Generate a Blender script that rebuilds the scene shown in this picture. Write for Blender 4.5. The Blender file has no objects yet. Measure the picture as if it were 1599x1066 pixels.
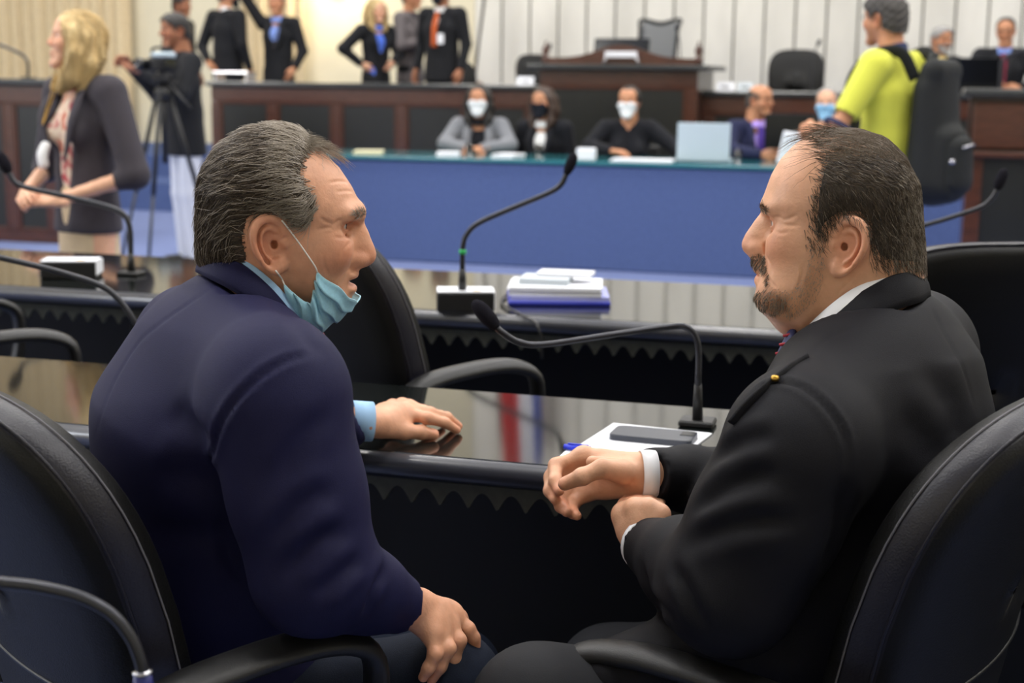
import bpy, math, random
import numpy as np
from mathutils import Vector, Matrix
from mathutils.bvhtree import BVHTree

random.seed(7)
RNG = np.random.default_rng(11)
scene = bpy.context.scene
COL = scene.collection
pi = math.pi

# ------------------------------------------------------------------ camera
H_CAM, F_PX, PITCH, ROLL = 1.35, 2220.0, 0.1834, 0.0105
_f0 = np.array([0, math.cos(PITCH), -math.sin(PITCH)])
_u0 = np.array([0, math.sin(PITCH), math.cos(PITCH)])
_x0 = np.array([1.0, 0, 0])
C_R = math.cos(ROLL) * _x0 + math.sin(ROLL) * _u0
C_U = math.cos(ROLL) * _u0 - math.sin(ROLL) * _x0
C_F = _f0
CAM_POS = np.array([0, 0, H_CAM])
cd = bpy.data.cameras.new('camera')
cam = bpy.data.objects.new('camera', cd)
COL.objects.link(cam)
cam.matrix_world = Matrix([[C_R[0], C_U[0], -C_F[0], 0], [C_R[1], C_U[1], -C_F[1], 0],
                           [C_R[2], C_U[2], -C_F[2], H_CAM], [0, 0, 0, 1]])
cd.sensor_width = 36.0
cd.lens = F_PX / 1599 * 36
cd.clip_start = 0.05
cd.dof.use_dof = True
cd.dof.focus_distance = 1.84
cd.dof.aperture_fstop = 5.0
scene.camera = cam

# ------------------------------------------------------------------ world, lamps, exposure
w = bpy.data.worlds.new('world')
scene.world = w
w.use_nodes = True
w.node_tree.nodes['Background'].inputs[0].default_value = (0.80, 0.88, 1.0, 1)
w.node_tree.nodes['Background'].inputs[1].default_value = 0.25
scene.view_settings.view_transform = 'Standard'
scene.view_settings.look = 'None'
scene.view_settings.exposure = 0.2
scene.view_settings.gamma = 1.0
scene.view_settings.use_curve_mapping = False

PSI = 0.281                      # the room is turned a little against the view
RU = np.array([math.cos(PSI), -math.sin(PSI), 0])
RV = np.array([math.sin(PSI), math.cos(PSI), 0])


def room(u, v, z=0.0):
    return u * RU + v * RV + np.array([0, 0, z])


def area(name, loc, sx, sy, power, color, rot=(0, 0, 0)):
    l = bpy.data.lights.new(name, 'AREA')
    l.shape = 'RECTANGLE'
    l.size, l.size_y, l.energy, l.color = sx, sy, power, color
    o = bpy.data.objects.new(name, l)
    o.location = loc
    o.rotation_euler = rot
    COL.objects.link(o)
    return o


CEIL = 6.4
LAMP_SPOTS = [(u, v) for v in (1.6, 5.2, 8.8, 12.6) for u in (-9.0, -5.4, -1.8, 1.8, 5.4)]
for i, (u, v) in enumerate(LAMP_SPOTS):
    p = room(u, v, CEIL - 0.08)
    area('ceiling_lamp_light', p, 1.15, 1.15, 74, (1.0, 0.965, 0.91), (0, 0, -PSI))
# daylight from the tall windows on the left and behind the camera
area('window_light', room(-12.7, 0.5, 3.4), 3.0, 3.4, 260, (0.90, 0.92, 1.0), (0, -pi / 2 - 0.0, -PSI))

# ------------------------------------------------------------------ small helpers
def A(*v):
    return np.array(v, dtype=float)


def lin(c):
    c = c / 255.0
    return c / 12.92 if c <= 0.04045 else ((c + 0.055) / 1.055) ** 2.4


def rgb(r, g, b):
    return (lin(r), lin(g), lin(b), 1.0)


def ray(px, py):
    d = C_F + (px - 799.5) / F_PX * C_R - (py - 533.0) / F_PX * C_U
    return d


def at(px, py, Y=None, z=None, v=None):
    """the place in the room seen at a picture point, on the plane y=Y, height z or room depth v"""
    d = ray(px, py)
    if Y is not None:
        t = Y / d[1]
    elif z is not None:
        t = (z - H_CAM) / d[2]
    else:
        t = v / (d @ RV)
    return CAM_POS + d * t


def ruv(p):
    return float(p @ RU), float(p @ RV), float(p[2])


def unit(v):
    v = np.asarray(v, float)
    return v / (np.linalg.norm(v) + 1e-12)


# ------------------------------------------------------------------ materials
def mat(name, color, rough=0.6, spec=0.5, metal=0.0, bump=0.0, bscale=200.0, var=0.0, vscale=8.0, coat=0.0,
        ior=None, sheen=0.0, attr=None, sss=0.0, stretch=None, detail=4.0, alpha=None, trans=0.0, color2=None):
    m = bpy.data.materials.new(name)
    m.use_nodes = True
    nt = m.node_tree
    b = nt.nodes['Principled BSDF']
    b.inputs['Base Color'].default_value = color
    b.inputs['Roughness'].default_value = rough
    b.inputs['Specular IOR Level'].default_value = spec
    b.inputs['Metallic'].default_value = metal
    if ior:
        b.inputs['IOR'].default_value = ior
    if coat:
        b.inputs['Coat Weight'].default_value = coat
        b.inputs['Coat Roughness'].default_value = 0.06
    if sheen:
        b.inputs['Sheen Weight'].default_value = sheen
        b.inputs['Sheen Roughness'].default_value = 0.5
    if sss:
        b.inputs['Subsurface Weight'].default_value = sss
        b.inputs['Subsurface Radius'].default_value = (0.012, 0.005, 0.003)
        b.inputs['Subsurface Scale'].default_value = 0.5
    if trans:
        b.inputs['Transmission Weight'].default_value = trans
    L = nt.links.new
    tc = nt.nodes.new('ShaderNodeTexCoord')
    src = tc.outputs['Object']
    if stretch:
        mp = nt.nodes.new('ShaderNodeMapping')
        mp.inputs['Scale'].default_value = stretch
        L(src, mp.inputs['Vector'])
        src = mp.outputs['Vector']
    last = None
    if var > 0:
        n = nt.nodes.new('ShaderNodeTexNoise')
        n.inputs['Scale'].default_value = vscale
        n.inputs['Detail'].default_value = detail
        L(src, n.inputs['Vector'])
        r = nt.nodes.new('ShaderNodeValToRGB')
        c2 = color2 or tuple(min(1, x * (1 + var)) for x in color[:3]) + (1,)
        c1 = tuple(x * (1 - var) for x in color[:3]) + (1,)
        r.color_ramp.elements[0].position = 0.3
        r.color_ramp.elements[1].position = 0.7
        r.color_ramp.elements[0].color = c1
        r.color_ramp.elements[1].color = c2
        L(n.outputs['Fac'], r.inputs['Fac'])
        last = r.outputs['Color']
    if attr:
        a = nt.nodes.new('ShaderNodeAttribute')
        a.attribute_name = attr
        mx = nt.nodes.new('ShaderNodeMix')
        mx.data_type = 'RGBA'
        mx.blend_type = 'MULTIPLY'
        mx.inputs['Factor'].default_value = 1.0
        if last is not None:
            L(last, mx.inputs['A'])
        else:
            mx.inputs['A'].default_value = color
        L(a.outputs['Color'], mx.inputs['B'])
        last = mx.outputs['Result']
    if last is not None:
        L(last, b.inputs['Base Color'])
    if bump > 0:
        n2 = nt.nodes.new('ShaderNodeTexNoise')
        n2.inputs['Scale'].default_value = bscale
        n2.inputs['Detail'].default_value = 3.0
        L(src, n2.inputs['Vector'])
        bp = nt.nodes.new('ShaderNodeBump')
        bp.inputs['Strength'].default_value = bump
        bp.inputs['Distance'].default_value = 0.002
        L(n2.outputs['Fac'], bp.inputs['Height'])
        L(bp.outputs['Normal'], b.inputs['Normal'])
    return m


def emit(name, color, strength):
    m = bpy.data.materials.new(name)
    m.use_nodes = True
    b = m.node_tree.nodes['Principled BSDF']
    b.inputs['Base Color'].default_value = color
    b.inputs['Emission Color'].default_value = color
    b.inputs['Emission Strength'].default_value = strength
    return m


# ------------------------------------------------------------------ meshes and objects
class MB:
    """collects plain shapes; build() links them as one mesh object"""

    def __init__(s):
        s.v, s.f, s.n = [], [], 0

    def add(s, v, f):
        v = np.asarray(v, float).reshape(-1, 3)
        s.v.append(v)
        s.f += [tuple(int(i) + s.n for i in q) for q in f]
        s.n += len(v)
        return s

    def box(s, c, d, bev=0.0, R=None):
        """box with centre c, size d; bev cuts all its edges"""
        hx, hy, hz = (x / 2 for x in d)
        if bev <= 0:
            v = [(x, y, z) for x in (-hx, hx) for y in (-hy, hy) for z in (-hz, hz)]
            f = [(0, 1, 3, 2), (4, 6, 7, 5), (0, 4, 5, 1), (2, 3, 7, 6), (0, 2, 6, 4), (1, 5, 7, 3)]
        else:
            b = min(bev, hx * .98, hy * .98, hz * .98)
            v, idx = [], {}
            for sx in (-1, 1):
                for sy in (-1, 1):
                    for sz in (-1, 1):
                        idx[sx, sy, sz, 0] = len(v); v.append((sx * hx, sy * (hy - b), sz * (hz - b)))
                        idx[sx, sy, sz, 1] = len(v); v.append((sx * (hx - b), sy * hy, sz * (hz - b)))
                        idx[sx, sy, sz, 2] = len(v); v.append((sx * (hx - b), sy * (hy - b), sz * hz))
            f = []
            for k in range(3):
                for sg in (-1, 1):
                    q = []
                    for a, c2 in ((-1, -1), (1, -1), (1, 1), (-1, 1)):
                        t = [0, 0, 0]; t[k] = sg; t[(k + 1) % 3] = a; t[(k + 2) % 3] = c2
                        q.append(idx[t[0], t[1], t[2], k])
                    f.append(tuple(q) if sg > 0 else tuple(q[::-1]))
            for k in range(3):
                i, j = (k + 1) % 3, (k + 2) % 3
                for a in (-1, 1):
                    for c2 in (-1, 1):
                        lo, hi = [0] * 3, [0] * 3
                        lo[k], hi[k] = -1, 1
                        lo[i] = hi[i] = a; lo[j] = hi[j] = c2
                        q = (idx[tuple(lo) + (i,)], idx[tuple(hi) + (i,)], idx[tuple(hi) + (j,)], idx[tuple(lo) + (j,)])
                        f.append(q if a * c2 < 0 else q[::-1])
            for sx in (-1, 1):
                for sy in (-1, 1):
                    for sz in (-1, 1):
                        q = tuple(idx[sx, sy, sz, k] for k in range(3))
                        f.append(q if sx * sy * sz > 0 else q[::-1])
        v = np.array(v)
        if R is not None:
            v = v @ np.asarray(R).T
        return s.add(v + np.asarray(c, float), f)

    def tube(s, pts, r, n=10, cap=True, flat=1.0, up=(0, 0, 1)):
        pts = np.asarray(pts, float)
        m = len(pts)
        r = np.broadcast_to(np.asarray(r, float), (m,))
        T = np.gradient(pts, axis=0)
        T /= np.linalg.norm(T, axis=1)[:, None] + 1e-12
        up = np.asarray(up, float)
        V, prev = [], None
        for i in range(m):
            if prev is None:
                a = np.cross(T[i], up)
                if np.linalg.norm(a) < 1e-3:
                    a = np.cross(T[i], A(1, 0, 0))
            else:
                a = prev - T[i] * (prev @ T[i])
            a = unit(a)
            prev = a
            b = np.cross(T[i], a)
            th = np.arange(n) * 2 * pi / n
            V.append(pts[i] + r[i] * (np.cos(th)[:, None] * a + flat * np.sin(th)[:, None] * b))
        V = np.concatenate(V)
        f = [(i * n + j, i * n + (j + 1) % n, (i + 1) * n + (j + 1) % n, (i + 1) * n + j) for i in range(m - 1) for j in range(n)]
        if cap:
            f += [tuple(range(n))[::-1], tuple((m - 1) * n + j for j in range(n))]
        return s.add(V, f)

    def lathe(s, c, prof, n=20, R=None):
        prof = np.asarray(prof, float)
        th = np.arange(n) * 2 * pi / n
        V = np.concatenate([np.stack([r * np.cos(th), r * np.sin(th), np.full(n, z)], 1) for r, z in prof])
        m = len(prof)
        f = [(i * n + j, i * n + (j + 1) % n, (i + 1) * n + (j + 1) % n, (i + 1) * n + j) for i in range(m - 1) for j in range(n)]
        f += [tuple(range(n))[::-1], tuple((m - 1) * n + j for j in range(n))]
        if R is not None:
            V = V @ np.asarray(R).T
        return s.add(V + np.asarray(c, float), f)

    def prism(s, poly, d, axis=1):
        """polygon in the plane of the two other axes, thickness d (lo, hi) along axis"""
        n = len(poly)
        V = []
        for k in d:
            for a, b in poly:
                V.append((k, a, b) if axis == 0 else (a, k, b) if axis == 1 else (a, b, k))
        f = [(i, (i + 1) % n, n + (i + 1) % n, n + i) for i in range(n)] + [tuple(range(n))[::-1], tuple(range(n, 2 * n))]
        return s.add(V, f)

    def grid(s, P, closed_u=False):
        P = np.asarray(P, float)
        nu, nv = P.shape[:2]
        f = []
        for i in range(nu if closed_u else nu - 1):
            for j in range(nv - 1):
                a, b = i, (i + 1) % nu
                f.append((a * nv + j, b * nv + j, b * nv + j + 1, a * nv + j + 1))
        return s.add(P.reshape(-1, 3), f)

    def build(s, name, m, parent=None, smooth=False, loc=None, rz=None):
        return raw(name, np.concatenate(s.v), s.f, m, parent, smooth, loc, rz)


def raw(name, V, F, m, parent=None, smooth=False, loc=None, rz=None, attrs=None, matidx=None):
    me = bpy.data.meshes.new(name)
    if isinstance(F, np.ndarray):
        nf, k = F.shape
        me.vertices.add(len(V))
        me.vertices.foreach_set('co', np.asarray(V, np.float32).ravel())
        me.loops.add(nf * k)
        me.loops.foreach_set('vertex_index', F.astype(np.int32).ravel())
        me.polygons.add(nf)
        me.polygons.foreach_set('loop_start', np.arange(0, nf * k, k, dtype=np.int32))
        me.update(calc_edges=True)
        me.validate()
    else:
        me.from_pydata([tuple(x) for x in V], [], F)
        me.update()
    if smooth:
        me.polygons.foreach_set('use_smooth', np.ones(len(me.polygons), bool))
    for mm in (m if isinstance(m, (list, tuple)) else [m]):
        me.materials.append(mm)
    if matidx is not None:
        me.polygons.foreach_set('material_index', np.asarray(matidx, np.int32))
    for an, arr in (attrs or {}).items():
        at_ = me.color_attributes.new(an, 'FLOAT_COLOR', 'POINT')
        at_.data.foreach_set('color', np.asarray(arr, np.float32).ravel())
    o = bpy.data.objects.new(name, me)
    COL.objects.link(o)
    if parent is not None:
        o.parent = parent
    if loc is not None:
        o.location = tuple(loc)
    if rz is not None:
        o.rotation_euler = (0, 0, rz)
    return o


def smooth_by_angle(o, deg=40):
    me = o.data
    me.polygons.foreach_set('use_smooth', np.ones(len(me.polygons), bool))
    md = o.modifiers.new('edges', 'EDGE_SPLIT')
    md.split_angle = math.radians(deg)
    return o


def tag(o, label=None, cat=None, group=None, kind=None):
    if label: o['label'] = label
    if cat: o['category'] = cat
    if group: o['group'] = group
    if kind: o['kind'] = kind
    return o


def thing(name, label, cat, loc=(0, 0, 0), rz=0.0, group=None):
    o = bpy.data.objects.new(name, None)
    o.empty_display_size = 0.1
    COL.objects.link(o)
    o.location = tuple(loc)
    o.rotation_euler = (0, 0, rz)
    return tag(o, label, cat, group)


def copy_tree(o, parent=None):
    c = o.copy()
    COL.objects.link(c)
    c.parent = parent
    for ch in list(o.children):
        copy_tree(ch, c)
    return c


def spline(pts, n=8):
    """Catmull-Rom through the points"""
    P = np.asarray(pts, float)
    P = np.concatenate([[2 * P[0] - P[1]], P, [2 * P[-1] - P[-2]]])
    out = []
    for i in range(1, len(P) - 2):
        for t in np.arange(n) / n:
            a, b, c, d = P[i - 1], P[i], P[i + 1], P[i + 2]
            out.append(0.5 * (2 * b + (c - a) * t + (2 * a - 5 * b + 4 * c - d) * t * t + (3 * b - a - 3 * c + d) * t ** 3))
    out.append(P[-2])
    return np.array(out)


# ------------------------------------------------------------------ sculpting with distance fields
def smin(a, b, k):
    if k <= 1e-6:
        return np.minimum(a, b)
    h = np.clip(0.5 + 0.5 * (b - a) / k, 0, 1)
    return b + (a - b) * h - k * h * (1 - h)


class SDF:
    def __init__(s, lo, hi, h):
        s.lo = np.asarray(lo, float)
        s.h = h
        s.n = np.ceil((np.asarray(hi, float) - s.lo) / h).astype(int) + 1
        s.F = np.full(s.n, 0.08, np.float32)
        s.ax = [(s.lo[i] + h * np.arange(s.n[i])).astype(np.float32) for i in range(3)]

    def sub(s, lo, hi):
        sl = []
        for i in range(3):
            a = int(max(0, math.floor((lo[i] - s.lo[i]) / s.h)))
            b = int(min(s.n[i], math.ceil((hi[i] - s.lo[i]) / s.h) + 1))
            if b <= a:
                return None, None
            sl.append(slice(a, b))
        sl = tuple(sl)
        return sl, (s.ax[0][sl[0]][:, None, None], s.ax[1][sl[1]][None, :, None], s.ax[2][sl[2]][None, None, :])

    def put(s, sl, d, k, op):
        a = s.F[sl]
        if op == 'u':
            s.F[sl] = smin(a, d, k)
        elif op == 's':
            s.F[sl] = -smin(-a, d, k)
        elif op == 'i':
            s.F[sl] = -smin(-a, -d, k)

    def cap(s, a, b, ra, rb=None, k=0.02, op='u', side=None, fa=1.0, fb=None):
        """tapered capsule; with side the radius holds along side and fa*radius across it"""
        rb = ra if rb is None else rb
        fb = fa if fb is None else fb
        a, b = np.asarray(a, float), np.asarray(b, float)
        m = max(ra, rb) * max(1, fa, fb) + k + 2 * s.h
        sl, g = s.sub(np.minimum(a, b) - m, np.maximum(a, b) + m)
        if sl is None:
            return s
        ab = b - a
        L = np.linalg.norm(ab) + 1e-9
        X, Y, Z = (g[i] - np.float32(a[i]) for i in range(3))
        t = np.clip((X * ab[0] + Y * ab[1] + Z * ab[2]) / (L * L), 0, 1).astype(np.float32)
        r = ra + (rb - ra) * t
        if side is None:
            d = np.sqrt((X - ab[0] * t) ** 2 + (Y - ab[1] * t) ** 2 + (Z - ab[2] * t) ** 2) - r
        else:
            ax = ab / L
            sd = unit(np.asarray(side, float) - ax * (np.asarray(side, float) @ ax))
            ot = np.cross(ax, sd)
            Xc, Yc, Zc = X - ab[0] * t, Y - ab[1] * t, Z - ab[2] * t
            u = Xc * sd[0] + Yc * sd[1] + Zc * sd[2]
            v = Xc * ot[0] + Yc * ot[1] + Zc * ot[2]
            w_ = Xc * ax[0] + Yc * ax[1] + Zc * ax[2]
            f = fa + (fb - fa) * t
            rv = r * f
            rw = np.minimum(r, rv)
            q1 = np.sqrt((u / r) ** 2 + (v / rv) ** 2 + (w_ / rw) ** 2)
            q2 = np.sqrt((u / r ** 2) ** 2 + (v / rv ** 2) ** 2 + (w_ / rw ** 2) ** 2) + 1e-6
            d = q1 * (q1 - 1) / q2
            d = np.where(q1 < 0.3, -rw * 0.7, d)
        s.put(sl, d.astype(np.float32), k, op)
        return s

    def ell(s, c, r, R=None, k=0.02, op='u'):
        c, r = np.asarray(c, float), np.asarray(r, float)
        m = r.max() + k + 2 * s.h if R is not None else r + k + 2 * s.h
        sl, g = s.sub(c - m, c + m)
        if sl is None:
            return s
        X, Y, Z = (g[i] - np.float32(c[i]) for i in range(3))
        if R is not None:
            R = np.asarray(R, float)      # columns: local axes
            X, Y, Z = (X * R[0, j] + Y * R[1, j] + Z * R[2, j] for j in range(3))
        q1 = np.sqrt((X / r[0]) ** 2 + (Y / r[1]) ** 2 + (Z / r[2]) ** 2)
        q2 = np.sqrt((X / r[0] ** 2) ** 2 + (Y / r[1] ** 2) ** 2 + (Z / r[2] ** 2) ** 2) + 1e-6
        d = np.where(q1 < 0.2, -r.min() * 0.8, q1 * (q1 - 1) / q2)
        s.put(sl, d.astype(np.float32), k, op)
        return s

    def path(s, pts, rs, k=0.015, op='u', **kw):
        for i in range(len(pts) - 1):
            s.cap(pts[i], pts[i + 1], rs[i], rs[i + 1], k, op, **kw)
        return s

    def plane(s, p, n, k=0.0):
        """cuts away everything on the side the normal points to"""
        n = unit(n)
        d = ((s.ax[0] - p[0]) * n[0])[:, None, None] + ((s.ax[1] - p[1]) * n[1])[None, :, None] + ((s.ax[2] - p[2]) * n[2])[None, None, :]
        s.F = -smin(-s.F, -d.astype(np.float32), k)
        return s

    def mesh(s, smooth=1):
        F, n = s.F, s.n
        B = F < 0
        c = np.zeros(n - 1, np.uint8)
        for dx in (0, 1):
            for dy in (0, 1):
                for dz in (0, 1):
                    c += B[dx:n[0] - 1 + dx, dy:n[1] - 1 + dy, dz:n[2] - 1 + dz]
        I = np.argwhere((c > 0) & (c < 8))
        ids = np.full(n - 1, -1, np.int32)
        ids[I[:, 0], I[:, 1], I[:, 2]] = np.arange(len(I))
        acc = np.zeros((len(I), 3))
        cnt = np.zeros(len(I))
        cor = [(x, y, z) for x in (0, 1) for y in (0, 1) for z in (0, 1)]
        val = {q: F[I[:, 0] + q[0], I[:, 1] + q[1], I[:, 2] + q[2]].astype(float) for q in cor}
        for k in range(3):
            for q in cor:
                if q[k] == 0:
                    q2 = list(q); q2[k] = 1; q2 = tuple(q2)
                    a, b = val[q], val[q2]
                    cr = (a < 0) != (b < 0)
                    t = np.where(cr, a / (a - b + 1e-12), 0)
                    p = np.tile(np.array(q, float), (len(I), 1))
                    p[:, k] = t
                    acc += p * cr[:, None]
                    cnt += cr
        V = s.lo + (I + acc / cnt[:, None]) * s.h
        Q = []
        for k in range(3):
            i, j = (k + 1) % 3, (k + 2) % 3
            a = np.moveaxis(B, (k, i, j), (0, 1, 2))
            e = a[:-1, 1:-1, 1:-1] != a[1:, 1:-1, 1:-1]
            E = np.argwhere(e)
            ins = a[:-1, 1:-1, 1:-1][E[:, 0], E[:, 1], E[:, 2]]
            idk = np.moveaxis(ids, (k, i, j), (0, 1, 2))
            x, y, z = E[:, 0], E[:, 1] + 1, E[:, 2] + 1
            q = np.stack([idk[x, y - 1, z - 1], idk[x, y, z - 1], idk[x, y, z], idk[x, y - 1, z]], 1)
            q[~ins] = q[~ins][:, ::-1]
            Q.append(q)
        Q = np.concatenate(Q)
        Q = Q[(Q >= 0).all(1)]
        for _ in range(smooth):
            V = relax(V, Q, 0.5)
        return V, Q


def relax(V, Q, f=0.5):
    n = len(V)
    S, C = np.zeros((n, 3)), np.zeros(n)
    for a in range(4):
        for b in ((a + 1) % 4, (a - 1) % 4):
            for d in range(3):
                S[:, d] += np.bincount(Q[:, a], V[Q[:, b], d], n)
            C += np.bincount(Q[:, a], minlength=n)
    return V + f * (S / np.maximum(C, 1)[:, None] - V)


def vnormals(V, Q):
    d1, d2 = V[Q[:, 2]] - V[Q[:, 0]], V[Q[:, 3]] - V[Q[:, 1]]
    fn = np.cross(d1, d2)
    N = np.zeros_like(V)
    for a in range(Q.shape[1]):
        for d in range(3):
            N[:, d] += np.bincount(Q[:, a], fn[:, d], len(V))
    return N / (np.linalg.norm(N, axis=1)[:, None] + 1e-12)


def join(*parts):
    Vs, Qs, n = [], [], 0
    for V, Q in parts:
        Vs.append(V); Qs.append(Q + n); n += len(V)
    return np.concatenate(Vs), np.concatenate(Qs)


def in_poly(x, z, poly):
    """signed distance to a polygon (negative inside), arrays x and z"""
    P = np.asarray(poly, float)
    d = np.full(np.shape(x), 1e9)
    s = np.ones(np.shape(x))
    n = len(P)
    for i in range(n):
        a, b = P[i], P[(i + 1) % n]
        e = b - a
        wx, wz = x - a[0], z - a[1]
        t = np.clip((wx * e[0] + wz * e[1]) / (e @ e + 1e-15), 0, 1)
        d = np.minimum(d, (wx - e[0] * t) ** 2 + (wz - e[1] * t) ** 2)
        c1, c2, c3 = z >= a[1], z < b[1], e[0] * wz > e[1] * wx
        s = np.where((c1 & c2 & c3) | (~c1 & ~c2 & ~c3), -s, s)
    return s * np.sqrt(d)


def shell(V, Q, mask, thick, keep=0.25):
    """a layer lifted off a surface where mask is high"""
    N = vnormals(V, Q)
    sel = (mask[Q] > keep).all(1)
    q = Q[sel]
    used = np.unique(q)
    mp = np.full(len(V), -1)
    mp[used] = np.arange(len(used))
    W = V[used] + N[used] * (np.broadcast_to(thick, (len(V),)) * np.clip((mask - keep) * 2.2, 0, 1) - 0.0012)[used][:, None]
    return W, mp[q]


def strands(P, R, seg_r=None, nside=3):
    """thin tapered hair tubes; P (n, m, 3) points, R radius per strand"""
    n, m, _ = P.shape
    T = np.gradient(P, axis=1)
    T /= np.linalg.norm(T, axis=2)[..., None] + 1e-12
    a = np.cross(T, np.array([0.31, 0.52, 0.79]))
    a /= np.linalg.norm(a, axis=2)[..., None] + 1e-12
    b = np.cross(T, a)
    tp = np.linspace(1, 0.25, m)[None, :] if seg_r is None else seg_r
    rr = (np.asarray(R).reshape(-1, 1) * tp)[..., None]
    V = np.stack([P + rr * (math.cos(2 * pi * j / nside) * a + math.sin(2 * pi * j / nside) * b) for j in range(nside)], 2)
    idx = np.arange(n * m * nside).reshape(n, m, nside)
    Qs = [np.stack([idx[:, :-1, j], idx[:, :-1, (j + 1) % nside], idx[:, 1:, (j + 1) % nside], idx[:, 1:, j]], -1).reshape(-1, 4) for j in range(nside)]
    return V.reshape(-1, 3), np.concatenate(Qs)


class Frame:
    def __init__(s, o, az, pitch=0.0, roll=0.0):
        """x forward (azimuth from +x), y to the left, z up"""
        R = Matrix.Rotation(az, 3, 'Z') @ Matrix.Rotation(-pitch, 3, 'Y') @ Matrix.Rotation(roll, 3, 'X')
        s.R = np.array(R)
        s.o = np.asarray(o, float)

    def w(s, v):
        return np.asarray(v, float) @ s.R.T + s.o

    def l(s, p):
        return (np.asarray(p, float) - s.o) @ s.R

    def px(s, px, py, yl=0.0):
        """picture point carried to the plane y=yl of this frame"""
        d = s.R.T @ ray(px, py)
        c = s.l(CAM_POS)
        t = (yl - c[1]) / d[1]
        return c + d * t

    def poly(s, pts, yl=0.0):
        return np.array([s.px(a, b, yl)[[0, 2]] for a, b in pts])

# ------------------------------------------------------------------ heads and hands
def gauss2(a, n=2):
    for _ in range(n):
        for ax in (0, 1):
            p = np.pad(a, [(2, 2) if i == ax else (0, 0) for i in (0, 1)], mode='edge')
            L = a.shape[ax]
            s = [np.take(p, np.arange(k, k + L), axis=ax) for k in range(5)]
            a = (s[0] + 4 * s[1] + 6 * s[2] + 4 * s[3] + s[4]) / 16
    return a


WID = [(-.16, .050), (-.11, .050), (-.08, .056), (-.05, .064), (-.02, .069), (.02, .072), (.06, .076), (.10, .077), (.14, .074)]
GENERIC = dict(
    poly=[(.097, .034), (.096, .06), (.086, .093), (.055, .118), (.0, .128), (-.05, .117), (-.085, .085), (-.098, .04), (-.094, -.01),
          (-.078, -.045), (-.03, -.06), (.02, -.078), (.058, -.110), (.08, -.110), (.09, -.098), (.087, -.075), (.09, -.05), (.091, -.03), (.09, .01)],
    nose=[(.092, .028, .0075), (.103, .008, .008), (.1145, -.011, .0105)], ala=(.102, -.018, .0105), eye=(.076, .022), brow=(.090, .040),
    lip=(.093, -.049, -.060), ear=(-.006, .0), ear_h=.032, ear_tilt=.22, chin=(.080, -.094), cheek=(.062, -.012), W=WID, p=2.35, R=.082,
    neck=[(-.028, -.02), (-.045, -.15)], neck_r=.058)


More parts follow.
